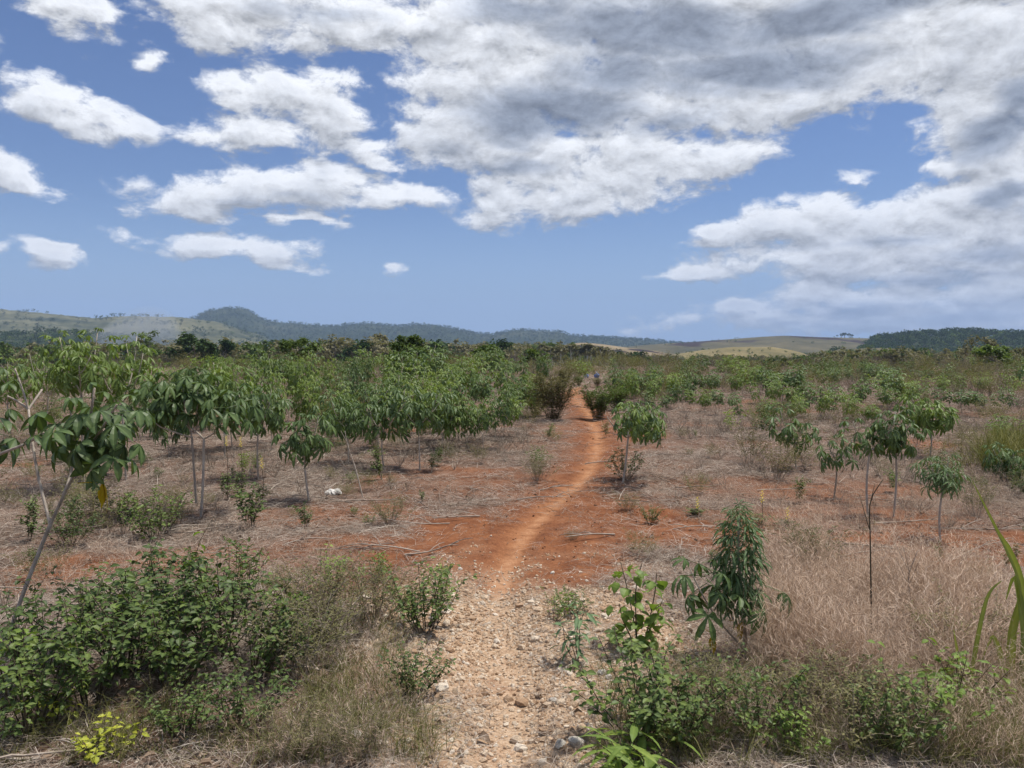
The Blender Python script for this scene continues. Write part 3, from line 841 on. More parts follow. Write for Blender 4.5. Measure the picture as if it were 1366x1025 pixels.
MID = [(215,480,585,32),(255,492,600,36),(285,498,575,30),(330,476,560,32),(385,470,565,26),(402,456,545,34),(370,462,540,26),(425,470,548,22),(440,505,590,28),(490,494,580,34),(530,498,582,36),(575,500,578,34),
 (612,505,590,34),(645,508,598,30),(600,528,600,32),(660,530,590,26),(640,470,545,36),(598,462,530,34),(552,455,540,36),(515,462,530,30),(570,470,528,26),(682,482,560,28),(712,470,545,20),(700,505,560,22),(625,478,535,30),(478,470,540,22),(660,462,520,26),
 (862,498,545,22),(888,494,538,22),(916,489,535,24),(944,494,535,20),(990,484,530,22),(1018,488,525,20),(1002,526,566,20),(972,520,556,20),(1022,505,548,24),(1058,500,545,28),(1096,508,560,36),(1132,505,556,30),(1078,520,566,26),(1196,504,545,26),(1222,508,540,20),
 (1284,516,556,28),(1150,522,570,26),(1345,555,596,26),(1320,520,550,24),(1180,516,556,22),(1040,530,570,22),(935,516,550,20),(905,510,545,18),(1110,490,525,20),(1250,500,530,20),(1300,500,528,20),(225,505,610,34),(310,500,600,36),(362,500,598,32),(395,492,590,30),(455,502,596,34),(505,508,602,36),(545,512,605,36),(590,512,602,34),(625,520,600,30),(672,512,585,28),(540,480,560,36),(585,482,556,34),(470,485,565,30),(635,490,565,32),(690,492,556,26),(265,485,570,32),(880,520,552,18),(1362,515,560,24)]
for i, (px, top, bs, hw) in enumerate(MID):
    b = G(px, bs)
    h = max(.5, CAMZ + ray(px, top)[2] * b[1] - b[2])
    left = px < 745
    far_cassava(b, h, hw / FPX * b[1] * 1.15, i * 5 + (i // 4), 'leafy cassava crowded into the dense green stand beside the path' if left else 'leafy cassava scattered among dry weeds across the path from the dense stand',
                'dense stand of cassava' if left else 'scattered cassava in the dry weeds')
# rows going on toward the woodland
rs = random.Random(909)
cnt = 0
while cnt < 80:
    a = R(rs.uniform(-36, 36)); r = 22 + 58 * rs.random() ** 1.2
    x, y = r * math.sin(a), r * math.cos(a)
    if path_dist(np.array([x]), np.array([y]))[1][0] < 1.4: continue
    if x < -3 and rs.random() < .25: continue
    if R(2.2) < a < R(8) and r > 32: continue
    if x > 2 and rs.random() < .35: continue
    z = float(H(x, y))
    h = (rs.uniform(.7, 1.3) if x > 0 else rs.uniform(.8, 1.5)) * (1 if r < 40 else .72)
    far_cassava((x, y, z), h, rs.uniform(.5, .85), rs.randrange(9), 'small far cassava bush dotting the field toward the woodland', 'far cassava toward the woodland')
    cnt += 1

# ------------------------------------------------------------------ weeds and shrubs
def herb(rs, h, spread, nst, leaf, lsize, gap, stemr=.003, curl=.5, branch=2):
    """stems polylines and leaf matrices of a bushy herb"""
    lines = []; pos = []; yaw = []; pit = []; rol = []; sc = []
    for s in range(nst):
        a = rs.uniform(0, 6.28); q = rs.random() ** .6
        bx = np.array([math.cos(a), math.sin(a), 0]) * spread * .25 * rs.random()
        hh = h * (1 - .45 * q * rs.random()) * rs.uniform(.75, 1.05)
        tip = bx + np.array([math.cos(a), math.sin(a), 0]) * spread * q + np.array([0, 0, hh])
        midp = bx + (tip - bx) * .5 + np.array([rs.uniform(-.03, .03), rs.uniform(-.03, .03), hh * .12 * curl])
        main = smooth_line([bx, midp, tip], 7)
        subs = [main]
        lines.append((main, stemr, stemr * .45))
        for b in range(branch):
            i = rs.randrange(2, 6); p = main[i]
            a2 = rs.uniform(0, 6.28); L = h * rs.uniform(.18, .4)
            e = p + np.array([math.cos(a2) * L * .8, math.sin(a2) * L * .8, L * rs.uniform(.2, .8)])
            ln = smooth_line([p, (p + e) / 2 + np.array([0, 0, .02]), e], 5)
            lines.append((ln, stemr * .6, stemr * .3)); subs.append(ln)
        for ln in subs:
            seg = np.linalg.norm(np.diff(ln, axis=0), axis=1).sum()
            m = max(2, int(seg * .85 / gap))
            for k in range(m):
                t = .15 + .85 * (k + rs.random() * .6) / m if ln is not main else (.28 if h < 1 else .08) + (.72 if h < 1 else .92) * (k + rs.random() * .6) / m
                t = min(t, .999) * (len(ln) - 1); i = int(t)
                p = ln[i] + (ln[min(i + 1, len(ln) - 1)] - ln[i]) * (t - i)
                pos.append(p); yaw.append(k * 2.4 + rs.uniform(-.6, .6)); pit.append(rs.uniform(-.5, .6)); rol.append(rs.uniform(-.6, .6)); sc.append(lsize * rs.uniform(.6, 1.2))
    return lines, np.array(pos), np.array(yaw), np.array(pit), np.array(rol), np.array(sc)
def herb_meshes(rs, tmpl, mat, stem_mat=None, **kw):
    L, p, y, pi, ro, sc = herb(rs, leaf=tmpl, **kw)
    g = Geo(); stamp(g, tmpl, mats(p, y, pi, ro, sc), np.array([rs.random() for _ in range(len(p))]))
    return stems_mesh('herb_stems', L, stem_mat or M['stem_dark'], 3), g.mesh('herb_foliage', mat)
def weed_obj(name, base, sm, fm, label, cat, scale=1.0, group=None, zs=1.0):
    e = empty(name, base, label, cat, group, random.uniform(0, 6.28))
    w = scale * random.uniform(.85, 1.35) if name == 'weed' else scale
    e.scale = (w, w, scale * zs)
    if name == 'weed': e.rotation_euler = (random.uniform(-.16, .16), random.uniform(-.16, .16), e.rotation_euler[2])
    link('stem', sm, e); f = link('foliage', fm, e, kind='stuff')
    return e
rs = random.Random(42)
HB = {
 'dark': [herb_meshes(rs, OVATE, M['weed'], h=.42, spread=.27, nst=19, lsize=.034, gap=.017) for _ in range(3)],
 'bright': [herb_meshes(rs, OVATE, M['weed_light'], h=.40, spread=.22, nst=10, lsize=.042, gap=.026) for _ in range(2)],
 'grey': [herb_meshes(rs, TINY, M['weed_grey'], M['brush'], h=.40, spread=.30, nst=24, lsize=.022, gap=.013, branch=4, stemr=.0018) for _ in range(3)],
 'upright': [herb_meshes(rs, OVATE, M['weed'], h=.55, spread=.10, nst=8, lsize=.040, gap=.015, curl=.1) for _ in range(3)],
 'yellow': [herb_meshes(rs, OVATE, M['yellowish'], h=.22, spread=.16, nst=8, lsize=.035, gap=.020)],
 'lance': [herb_meshes(rs, LANCE, M['herb_blue'], h=.42, spread=.07, nst=4, lsize=.085, gap=.020, curl=.1, branch=0)],
 'tuft': [herb_meshes(rs, LANCE, M['weed_light'], h=.20, spread=.12, nst=9, lsize=.10, gap=.020, branch=0)],
 'bush': [herb_meshes(rs, TINY, M['weed_grey'], M['stem_dark'], h=1.5, spread=.80, nst=44, lsize=.085, gap=.024, branch=6, stemr=.005) for _ in range(2)],
 'bush_dark': [herb_meshes(rs, TINY, M['crown_mid'], M['stem_dark'], h=1.4, spread=.70, nst=40, lsize=.10, gap=.028, branch=5, stemr=.005) for _ in range(2)],
}
WEEDS = [  # kind, px, py(base), height m, label
 ('dark', 40, 985, .46, 'dark green small-leaved weed spilling past the yellow-leaved sprig'),
 ('dark', 118, 945, .52, 'dark green weed right behind the yellow-leaved sprig'),
 ('dark', 62, 905, .48, 'dark weed at the foot of the leaning pale cassava stem'),
 ('dark', 175, 905, .52, 'dense dark weed in the middle of the green thicket'),
 ('dark', 232, 925, .50, 'dark weed at the front of the green thicket above bare litter'),
 ('dark', 285, 880, .56, 'tall dark weed under the vine with heart-shaped leaves'),
 ('dark', 340, 905, .44, 'dark weed where the green thicket meets the feathery grey shrub'),
 ('dark', 250, 985, .26, 'low dark weed lying on the brown litter before the thicket'),
 ('dark', 322, 975, .30, 'low dark weed beside straw at the end of the thicket'),
 ('dark', 215, 845, .50, 'dark weed at the back of the thicket next to red soil'),
 ('dark', 140, 850, .40, 'dark weed on the red soil edge behind the thicket'),
 ('dark', 310, 815, .44, 'dark weed behind the heart-leaved vine'),
 ('bright', 15, 950, .42, 'bright green weed beside the thicket at the leaning cassava'),
 ('bright', 385, 860, .34, 'fresh green weed among feathery grey twigs'),
 ('yellow', 68, 972, .20, 'bright yellow-leaved sprig at the front of the thicket'),
 ('yellow', 130, 1010, .15, 'small yellowish sprig on brown litter'),
 ('grey', 400, 905, .44, 'feathery grey green shrub joined to the dark thicket'),
 ('grey', 450, 860, .44, 'feathery grey green shrub between thicket and gravel'),
 ('grey', 425, 820, .40, 'feathery grey shrub behind the others beside red soil'),
 ('grey', 500, 830, .38, 'feathery olive shrub facing the gravel'),
 ('grey', 380, 1010, .25, 'low grey green tangle at the edge of the gravel'),
 ('grey', 470, 1015, .22, 'low olive tangle with fresh tips beside the gravel'),
 ('dark', 566, 842, .36, 'dark twiggy weed leaning out over the red soil at the gravel end'),
 ('bright', 590, 800, .28, 'thin weed with twigs reaching over the red soil'),
 ('dark', 550, 932, .27, 'dark leafy clump standing alone in the gravel'),
 ('bright', 448, 782, .26, 'low fresh green weed beside a heap of dead stalks'),
 ('bright', 510, 775, .24, 'low fresh green weed near the red soil'),
 ('lance', 772, 888, .36, 'slender bluish weed standing upright in the gravel'),
 ('bright', 738, 828, .20, 'small fresh sprig among stones where gravel meets red soil'),
 ('dark', 760, 820, .16, 'tiny dark sprig among stones'),
 ('dark', 852, 985, .38, 'dark glossy weed in the gravel opposite the thicket'),
 ('dark', 905, 1000, .34, 'dark leafy weed touching the glossy one in the gravel'),
 ('tuft', 852, 1040, .22, 'pale narrow-leaved tuft in front of the glossy dark weed'),
 ('grey', 950, 965, .36, 'olive tangled weed under the column-shaped cassava'),
 ('dark', 1010, 985, .34, 'dark leafy weed below the dry grass'),
 ('grey', 1070, 960, .32, 'twiggy olive weed at the foot of the dry grass'),
 ('grey', 1130, 990, .34, 'olive tangled weed near the dark-stemmed vine'),
 ('dark', 1190, 1000, .30, 'dark leafy weed under the dark-stemmed vine'),
 ('bright', 1050, 1010, .24, 'fresh green weed low in the olive tangle'),
 ('bright', 1215, 985, .36, 'fresh leafy vine on dark twisted stems'),
 ('bright', 1270, 965, .36, 'fresh leafy weed at the foot of the cane'),
 ('dark', 1150, 945, .24, 'small dark weed at the dry grass edge'),
 ('upright', 336, 706, .50, 'upright leafy green weed by itself on brown litter'),
 ('upright', 40, 722, .46, 'upright weed between the two branches of the leaning cassava'),
 ('dark', 95, 728, .34, 'dark leafy weed below the yellow hanging leaf'),
 ('upright', 165, 716, .48, 'upright dark weed on the litter below the tall pale cassavas'),
 ('dark', 205, 722, .42, 'spreading dark weed near the whitish forked stems'),
 ('grey', 120, 708, .44, 'olive twiggy weed behind the yellow hanging leaf'),
 ('grey', 232, 705, .36, 'olive twiggy weed at the foot of the whitish forked stems'),
 ('upright', 410, 705, .30, 'small upright weed near a white rag'),
 ('grey', 520, 700, .30, 'sparse olive weed on bare brown ground'),
 ('upright', 510, 640, .48, 'upright olive weed at the edge of the dry litter'),
 ('dark', 868, 700, .20, 'small dark round shrub on bare red soil'),
 ('grey', 838, 682, .20, 'small withered dark shrub on red soil'),
 ('grey', 767, 720, .09, 'tiny withered plant lying on red soil'),
 ('grey', 716, 642, .34, 'olive weed close to the path bend'),
 ('dark', 835, 640, .40, 'green weed at the foot of the round cassava beside the path'),
 ('upright', 952, 752, .14, 'little green seedling by itself on red soil'),
 ('upright', 1255, 755, .22, 'little upright seedling among dead stalks'),
 ('grey', 1085, 768, .40, 'greyish shrub in the dry grass'),
 ('grey', 1300, 690, .40, 'greyish shrub behind the small umbrella-shaped cassava'),
 ('grey', 1280, 890, .40, 'grey green shrub by the cane'),
 ('grey', 1000, 620, .55, 'olive shrub low in the dry weeds'),
 ('grey', 1035, 640, .50, 'olive shrub with a fallen stalk beside it'),
 ('upright', 1345, 760, .16, 'small green sprout on bare red soil'),
]
cntk = {}
PROTOH = {'dark': .42, 'bright': .40, 'grey': .40, 'upright': .55, 'yellow': .22, 'lance': .42, 'tuft': .20}
for (k, px, py, h, lab) in WEEDS:
    i = cntk.get(k, 0); cntk[k] = i + 1
    sm, fm = HB[k][i % len(HB[k])]
    b = G(px, py)
    weed_obj('weed', b - np.array([0, 0, .01]), sm, fm, lab, 'weed', h / PROTOH[k])
# broad bushes beside the path
for (k, px, py, top, lab, zs) in (('bush', 738, 562, 496, 'broad grey green bush beside the far path', 1), ('bush_dark', 797, 560, 512, 'dark green bush across the path from the grey one', 1),
                              ('bush', 715, 556, 512, 'small grey bush behind the broad one by the path', 1), ('bush_dark', 822, 548, 512, 'dark bush behind the round cassava', 1),
                              ('bush_dark', 772, 514, 501, 'green bush closing the far end of the path', 1), ('bush', 752, 517, 492, 'olive bush at the far end of the path facing the green one', 1), ('bush', 797, 517, 504, 'low olive bush below the blue bundles', 1)):
    b = G(px, py); sm, fm = HB[k][0 if px < 760 else 1]
    h = CAMZ + ray(px, top)[2] * b[1] - b[2]
    weed_obj('bush', b, sm, fm, lab, 'bush', h / (1.5 if k == 'bush' else 1.4))

# heart-leaved vine, each leaf its own piece
def leafy(name, base, lines, nodes, kind, label, cat, seed, stem_mat='stem_dark'):
    rs = random.Random(seed)
    e = empty(name, base, label, cat)
    link('stem', stems_mesh('vine_stem', lines, M[stem_mat], 4), e)
    for (p, s) in nodes:
        child_leaf(e, kind, p, rs.uniform(0, 6.28), rs.uniform(-.7, .1), rs.uniform(-.3, .3), s * rs.uniform(.8, 1.2), rs)
    return e
b = G(265, 850); dp = b[1]
S = lambda *q: smooth_line([local(b, at(x, y, dp + dd)) for (x, y, dd) in q], 9)
vines = [S((265, 850, 0), (270, 780, 0), (262, 735, 0), (285, 690, .1)), S((265, 850, 0), (290, 790, -.1), (300, 760, -.2)), S((265, 850, 0), (230, 800, 0), (190, 770, -.1)), S((265, 850, 0), (220, 810, -.2), (110, 800, -.2))]
rs = random.Random(5)
nodes = []
for ln in vines:
    for k in range(9):
        p = ln[int((.25 + .74 * k / 9) * (len(ln) - 1))] + np.array([rs.uniform(-.04, .04), rs.uniform(-.04, .04), rs.uniform(-.02, .03)])
        nodes.append((p, .055))
leafy('climbing_vine', b, [(v, .003, .0015) for v in vines], nodes, 'heart', 'climbing vine with light heart-shaped leaves on top of the thicket', 'vine', 9)
b = G(852, 866); dp = b[1]
S = lambda *q: smooth_line([local(b, at(x, y, dp + dd)) for (x, y, dd) in q], 9)
vines = [S((858, 866, 0), (872, 800, 0), (876, 765, 0)), S((852, 866, 0), (840, 800, 0), (828, 750, .05)), S((850, 866, 0), (848, 790, -.1), (856, 752, -.1)), S((852, 866, 0), (872, 830, -.1), (884, 800, -.1)), S((850, 866, 0), (832, 830, -.05), (826, 805, -.05))]
nodes = []
for ln in vines:
    for k in range(19):
        p = ln[int((.12 + .87 * k / 19) * (len(ln) - 1))] + np.array([rs.uniform(-.045, .045), rs.uniform(-.05, .05), rs.uniform(-.02, .03)])
        nodes.append((p, .066))
leafy('weed', b, [(v, .004, .002) for v in vines], nodes, 'heart', 'light green broad-leaved weed beside the column-shaped cassava', 'weed', 12)

# flowering weeds with yellow spikes
SPIKE = Geo()
for k in range(16):
    a = k * 2.4; z = .11 * k / 16
    stamp(SPIKE, TINY, mats(np.array([[0, 0, z]]), np.array([a]), np.array([.5]), np.array([0.]), np.array([.032 - .012 * k / 16])), .5)
SPIKE_M = SPIKE.mesh('flower_spike', M['flower'])
for (px, py, top, lab) in ((1016, 708, 655, 'yellow flower spike on a leafy tuft behind the column-shaped cassava'), (1050, 706, 678, 'short yellow flower spike at the dry grass edge'),
                           (303, 668, 582, 'tall weed tipped with yellow flowers beside the whitish forked stems'), (322, 664, 584, 'yellow-tipped weed between the forked stems and the drooping mop'),
                           (350, 672, 612, 'short yellow-tipped weed near the upright green weed'), (930, 690, 664, 'low weed with one small yellow flower on red soil'), (500, 600, 560, 'yellow-tipped weed under the dark cassava stand')):
    b = G(px, py); h = CAMZ + ray(px, top)[2] * b[1] - b[2]
    e = empty('flowering_weed', b, lab, 'weed')
    link('stem', stems_mesh('flower_stem', [(smooth_line([(0, 0, -.01), (.01, .01, h * .5), (0, 0, h - .09)], 6), .004, .0025)], M['stem_dark'], 4), e)
    f = link('flower_spike', SPIKE_M, e.children[0], label='bright yellow flowers'); f.location = (0, 0, h - .11)
    f.scale = (1.1, 1.1, 1.1)
    sm, fm = HB['upright'][1]
    q = link('foliage', fm, e, kind='stuff'); q.scale = (.75, .75, min(.7, h * .85))
# single thin dark stalk
def stalk(base, pts, r, label, name='bare_stalk', twigs=3, seed=1, mat='stem_dark'):
    rs = random.Random(seed)
    e = empty(name, base, label, 'stalk')
    main = smooth_line(pts, 12)
    link('stem', stems_mesh('stalk', [(main, r, r * .45)], M[mat], 5), e)
    for k in range(twigs):
        p = main[rs.randrange(5, 11)]; a = rs.uniform(0, 6.28); L = rs.uniform(.1, .22)
        q = p + np.array([math.cos(a) * L * .6, math.sin(a) * L * .3, L])
        link('twig', stems_mesh('twig', [(smooth_line([p, (p + q) / 2, q], 4), r * .5, r * .25)], M[mat], 4), e)
    return e
b = G(1163, 872); dp = b[1]
stalk(b, [local(b, at(x, y, dp)) for (x, y) in ((1163, 872), (1162, 790), (1161, 720), (1161, 670), (1178, 640))], .005, 'single tall thin dark stalk rising from the dry grass', twigs=2, seed=4)
b = G(1212, 840); dp = b[1]
stalk(b, [local(b, at(x, y, dp)) for (x, y) in ((1212, 840), (1215, 800), (1212, 770), (1224, 735))], .004, 'forked pale dead stalk in the dry grass', twigs=5, seed=8, mat='brush')
b = G(484, 664); dp = b[1]
stalk(b, [local(b, at(x, y, dp)) for (x, y) in ((484, 664), (474, 625), (464, 595), (460, 575))], .008, 'bare cassava stem leaning over the brown litter', twigs=2, seed=9, mat='stem')

# ------------------------------------------------------------------ scattered ground cover (one object each)
def scatter(name, meshes, P, rot, scl, pid, label, cat, kind='stuff', parent=None):
    coll = bpy.data.collections.new(name + '_sources')
    for i, me in enumerate(meshes):
        coll.objects.link(bpy.data.objects.new('%s_piece_%02d' % (name, i), me))
    me = bpy.data.meshes.new(name)
    n = len(P)
    me.vertices.add(n); me.vertices.foreach_set('co', np.asarray(P, np.float32).ravel())
    a = me.attributes.new('rot', 'FLOAT_VECTOR', 'POINT'); a.data.foreach_set('vector', np.asarray(rot, np.float32).ravel())
    a = me.attributes.new('scl', 'FLOAT_VECTOR', 'POINT'); s = np.asarray(scl, np.float32)
    if s.ndim == 1: s = np.repeat(s[:, None], 3, 1)
    a.data.foreach_set('vector', s.ravel())
    a = me.attributes.new('pid', 'INT', 'POINT'); a.data.foreach_set('value', np.asarray(pid, np.int32))
    g = bpy.data.node_groups.new(name + '_scatter', 'GeometryNodeTree')
    g.interface.new_socket('Geometry', in_out='INPUT', socket_type='NodeSocketGeometry')
    g.interface.new_socket('Geometry', in_out='OUTPUT', socket_type='NodeSocketGeometry')
    nn, ll = g.nodes, g.links
    gi = nn.new('NodeGroupInput'); go = nn.new('NodeGroupOutput')
    ci = nn.new('GeometryNodeCollectionInfo'); ci.inputs[0].default_value = coll; ci.inputs[1].default_value = True; ci.inputs[2].default_value = True
    def attr(k, typ):
        q = nn.new('GeometryNodeInputNamedAttribute'); q.data_type = typ; q.inputs[0].default_value = k
        return q.outputs[0]
    ip = nn.new('GeometryNodeInstanceOnPoints')
    ll.new(gi.outputs[0], ip.inputs['Points']); ll.new(ci.outputs[0], ip.inputs['Instance'])
    ip.inputs['Pick Instance'].default_value = True
    ll.new(attr('pid', 'INT'), ip.inputs['Instance Index'])
    er = nn.new('FunctionNodeEulerToRotation'); ll.new(attr('rot', 'FLOAT_VECTOR'), er.inputs[0]); ll.new(er.outputs[0], ip.inputs['Rotation'])
    ll.new(attr('scl', 'FLOAT_VECTOR'), ip.inputs['Scale'])
    ll.new(ip.outputs[0], go.inputs[0])
    o = link(name, me, parent, label, cat, kind=kind)
    md = o.modifiers.new('scatter', 'NODES'); md.node_group = g
    return o
def polar(n, r0, r1, amax=44, power=1.0):
    u = rng.random(n) ** power
    r = r0 * (r1 / r0) ** u
    a = np.radians(rng.uniform(-amax, amax, n))
    return r * np.sin(a), r * np.cos(a), r
def in_poly_px(n, poly):
    """ground points under a patch of the photograph, kept as plain ground coordinates"""
    poly = np.array(poly, float); out = []
    lo, hi = poly.min(0), poly.max(0)
    while len(out) < n:
        p = rng.uniform(lo, hi)
        c = False; j = len(poly) - 1
        for i in range(len(poly)):
            if (poly[i, 1] > p[1]) != (poly[j, 1] > p[1]) and p[0] < (poly[j, 0] - poly[i, 0]) * (p[1] - poly[i, 1]) / (poly[j, 1] - poly[i, 1]) + poly[i, 0]: c = not c
            j = i
        if c: out.append(flat_pt(p[0], p[1], -.02))
    return np.array(out)
def rotz(n, tilt=.12):
    return np.stack([rng.normal(0, tilt, n), rng.normal(0, tilt, n), rng.uniform(0, 6.283, n)], 1)

# sources
def litter_patch(rs, n, rad, mat, lmax=.34, lift=.03, w=(.0018, .0042)):
    g = Geo()
    for _ in range(n):
        a = rs.uniform(0, 6.28); q = rad * rs.random() ** .6
        p = np.array([math.cos(a) * q, math.sin(a) * q, rs.uniform(.002, lift)])
        d = rs.uniform(0, 6.28); L = lmax * (.15 + .85 * rs.random() ** 1.6)
        dv = np.array([math.cos(d), math.sin(d), rs.uniform(-.08, .14)])
        sd = np.array([-dv[1], dv[0], rs.uniform(-.5, .5)])
        bend = np.array([-dv[1], dv[0], 0]) * rs.uniform(-.3, .3) * L + np.array([0, 0, rs.uniform(0, .14) * L])
        V, F = ribbon([p, p + dv * L * .5 + bend, p + dv * L], [rs.uniform(*w), rs.uniform(*w), .001], sd)
        g.add(V, F, rs.random() ** .8)
    return g.mesh('litter_patch', mat)
def grass_tuft(rs, n, h, spread, mat, width=.004, lean=.5, seg=4, heads=False):
    g = Geo()
    for _ in range(n):
        a = rs.uniform(0, 6.28); L = h * rs.uniform(.45, 1.05)
        p = np.array([rs.gauss(0, 1), rs.gauss(0, 1), 0]) * spread * .3
        out = np.array([math.cos(a), math.sin(a), 0]); k = lean * rs.random()
        pts = [p + out * (k * L * t ** 1.8) + np.array([0, 0, L * (t - .28 * k * t * t)]) for t in np.linspace(0, 1, seg)]
        V, F = ribbon(pts, [width, width * .8, width * .15], (-out[1] + rs.uniform(-.4, .4), out[0] + rs.uniform(-.4, .4), 0))
        g.add(V, F, rs.random())
        if heads and rs.random() < .5:
            for q in range(5):
                pp = np.array(pts[-1]) - np.array([0, 0, .02 * q]); a2 = rs.uniform(0, 6.28); d = np.array([math.cos(a2) * .03, math.sin(a2) * .03, .025])
                V, F = ribbon([pp, pp + d * .6, pp + d], [.0012, .002, .001], (d[1], -d[0], 0)); g.add(V, F, rs.random())
    return g.mesh('grass_tuft', mat)
def brush_tuft(rs, n, h, spread, mat, r=.0022):
    g = Geo()
    for _ in range(n):
        a = rs.uniform(0, 6.28); L = h * rs.uniform(.5, 1.1); k = rs.random() * spread
        e = np.array([math.cos(a) * k, math.sin(a) * k, L])
        m_ = e * .5 + np.array([rs.uniform(-.05, .05), rs.uniform(-.05, .05), .03])
        ln = smooth_line([(0, 0, 0), m_, e], 4)
        sd = (rs.uniform(-1, 1), rs.uniform(-1, 1), 0); v = rs.random()
        V, F = ribbon(ln, [r * 2, r], sd); g.add(V, F, v)
        for _b in range(4):
            p = ln[rs.choice([1, 2, 3])]; a2 = rs.uniform(0, 6.28); l2 = L * rs.uniform(.15, .4)
            q = p + np.array([math.cos(a2) * l2 * .7, math.sin(a2) * l2 * .7, l2 * rs.uniform(-.1, .7)])
            V, F = ribbon([p, (p + q) / 2 + np.array([0, 0, .01]), q], [r * 1.2, r * .5], (rs.uniform(-1, 1), rs.uniform(-1, 1), .2)); g.add(V, F, v * .7 + .3 * rs.random())
    return g.mesh('brush_tuft', mat)
def stone_mesh(rs, mat, flat=.65, sub=1):
    import bmesh
    bm = bmesh.new(); bmesh.ops.create_icosphere(bm, subdivisions=sub, radius=1.0)
    cuts = [(unit([rs.gauss(0, 1), rs.gauss(0, 1), rs.gauss(0, 1)]), rs.uniform(.55, .85)) for _ in range(7)]
    sx, sy = rs.uniform(.85, 1.25), rs.uniform(.7, 1.0)
    for v in bm.verts:
        p = np.array(v.co)
        for nrm, d in cuts:
            t = p @ nrm - d
            if t > 0: p = p - nrm * t
        p = p * (1 + rs.uniform(-.07, .07))
        v.co = (p[0] * sx, p[1] * sy, p[2] * flat)
    me = bpy.data.meshes.new('stone'); bm.to_mesh(me); bm.free()
    me.materials.append(mat)
    return me
rs = random.Random(70)
LIT = [litter_patch(rs, 46, .34, M['straw']) for _ in range(6)]
LITS = [litter_patch(rs, 40, .22, M['straw'], .13, .015, (.0015, .004)) for _ in range(4)]
DRY = [grass_tuft(rs, 30, rs.uniform(.26, .42), rs.uniform(.10, .2), M['grass_dry'], .0015, rs.uniform(.7, 1.6), 5, True) for _ in range(7)]
GRN = [grass_tuft(rs, 26, .24, .14, M['grass_green'], .0030, 1.3, 4) for _ in range(4)]
BRU = [brush_tuft(rs, 12, .42, .22, M['brush']) for _ in range(6)]
STON = [stone_mesh(rs, M['stone'], rs.uniform(.5, .8)) for _ in range(9)]

# straw litter everywhere but the trodden and bare soil
x, y, r = polar(34000, 2.0, 55, 46, .9)
pm, core, sto, bare = masks(x, y)
dens = (1 - pm) * (1 - .93 * np.clip(bare, 0, 1)) * (1 - .75 * sto) * (.25 + .75 * sstep(fbm(x * .7, y * .7, 3, 33), .34, .6))
k = rng.random(len(x)) < dens
x, y, r = x[k], y[k], r[k]
n = len(x)
scatter('straw_litter', LIT + LITS, np.stack([x, y, H(x, y)], 1), rotz(n, .08), np.clip(.42 + r / 22, .5, 2.4) * rng.uniform(.7, 1.2, n), rng.integers(0, 10, n), 'grey tan straw and dead stalk litter covering the field', 'straw')
# upright dead weeds of the open field
x, y, r = polar(13000, 5.4, 62, 42, .8)
pm, core, sto, bare = masks(x, y)
_, pd = path_dist(x, y)
dens = .85 * sstep(pd, .5, 1.6) * (1 - .9 * np.clip(bare, 0, 1)) * (.12 + .88 * sstep(fbm(x * .45 + 3, y * .45, 3, 37), .42, .62)) * (.14 + .86 * sstep(r, 8, 15))
k = (rng.random(len(x)) < dens) & ~((np.degrees(np.arctan2(x, y)) > 5.0) & (np.degrees(np.arctan2(x, y)) < 6.9) & (r > 31) & (r < 44))
x, y, r = x[k], y[k], r[k]; n = len(x)
scatter('dead_weeds', BRU, np.stack([x, y, H(x, y)], 1), rotz(n, .12), np.clip(.55 + r / 28, .5, 2.2)[:, None] * rng.uniform(.6, 1.25, (n, 1)) * np.array([[1.15, 1.15, .50]]), rng.integers(0, len(BRU), n), 'brown dead weed stems standing thick across the field', 'weeds')
# low green weeds mixed into the middle distance
x, y, r = polar(1100, 9, 64, 40, .7)
_, pd = path_dist(x, y)
k = (pd > 1.3) & (rng.random(len(x)) < .15 + .85 * sstep(r, 12, 26) * sstep(fbm(x * .2, y * .2, 3, 47), .40, .6))
x, y, r = x[k], y[k], r[k]; n = len(x)
HBM = [HB['grey'][0][1], HB['grey'][1][1], HB['dark'][0][1], HB['dark'][1][1], HB['bright'][0][1], HB['upright'][0][1]]
scatter('low_weeds', HBM, np.stack([x, y, H(x, y)], 1), rotz(n, .1), np.clip(.8 + r / 26, .8, 2.6) * rng.uniform(.6, 1.3, n), rng.choice([0, 0, 0, 1, 1, 1, 2, 4], n), 'low olive and green weeds between the cassava', 'weeds')
# dry grass at the right
pts = in_poly_px(1900, [(1010, 755), (1060, 725), (1150, 775), (1230, 790), (1330, 800), (1340, 880), (1290, 930), (1120, 930), (1020, 905), (1040, 830)])
pts = pts[rng.random(len(pts)) < .12 + .88 * sstep(fbm(pts[:, 0] * 2.6, pts[:, 1] * 2.6, 3, 19), .36, .58)]
n = len(pts)
scatter('dry_grass', DRY, np.stack([pts[:, 0], pts[:, 1], H(pts[:, 0], pts[:, 1])], 1), rotz(n, .3), .35 + .95 * rng.random(n) ** 1.6, rng.integers(0, len(DRY), n), 'pale dry grass thicket beside the column-shaped cassava', 'grass')
q1 = in_poly_px(260, [(860, 640), (1366, 600), (1366, 700), (1100, 720), (900, 690)]); q2 = in_poly_px(80, [(0, 690), (330, 690), (560, 780), (330, 780), (60, 800)])
q3 = in_poly_px(30, [(330, 930), (520, 880), (560, 1025), (330, 1040)]); q4 = in_poly_px(160, [(1230, 880), (1366, 840), (1366, 1040), (1200, 1040)]); q5 = in_poly_px(80, [(880, 880), (1200, 900), (1200, 1020), (900, 1020)])
pts = np.concatenate([q1, q2, q3, q4, q5]); n = len(pts)
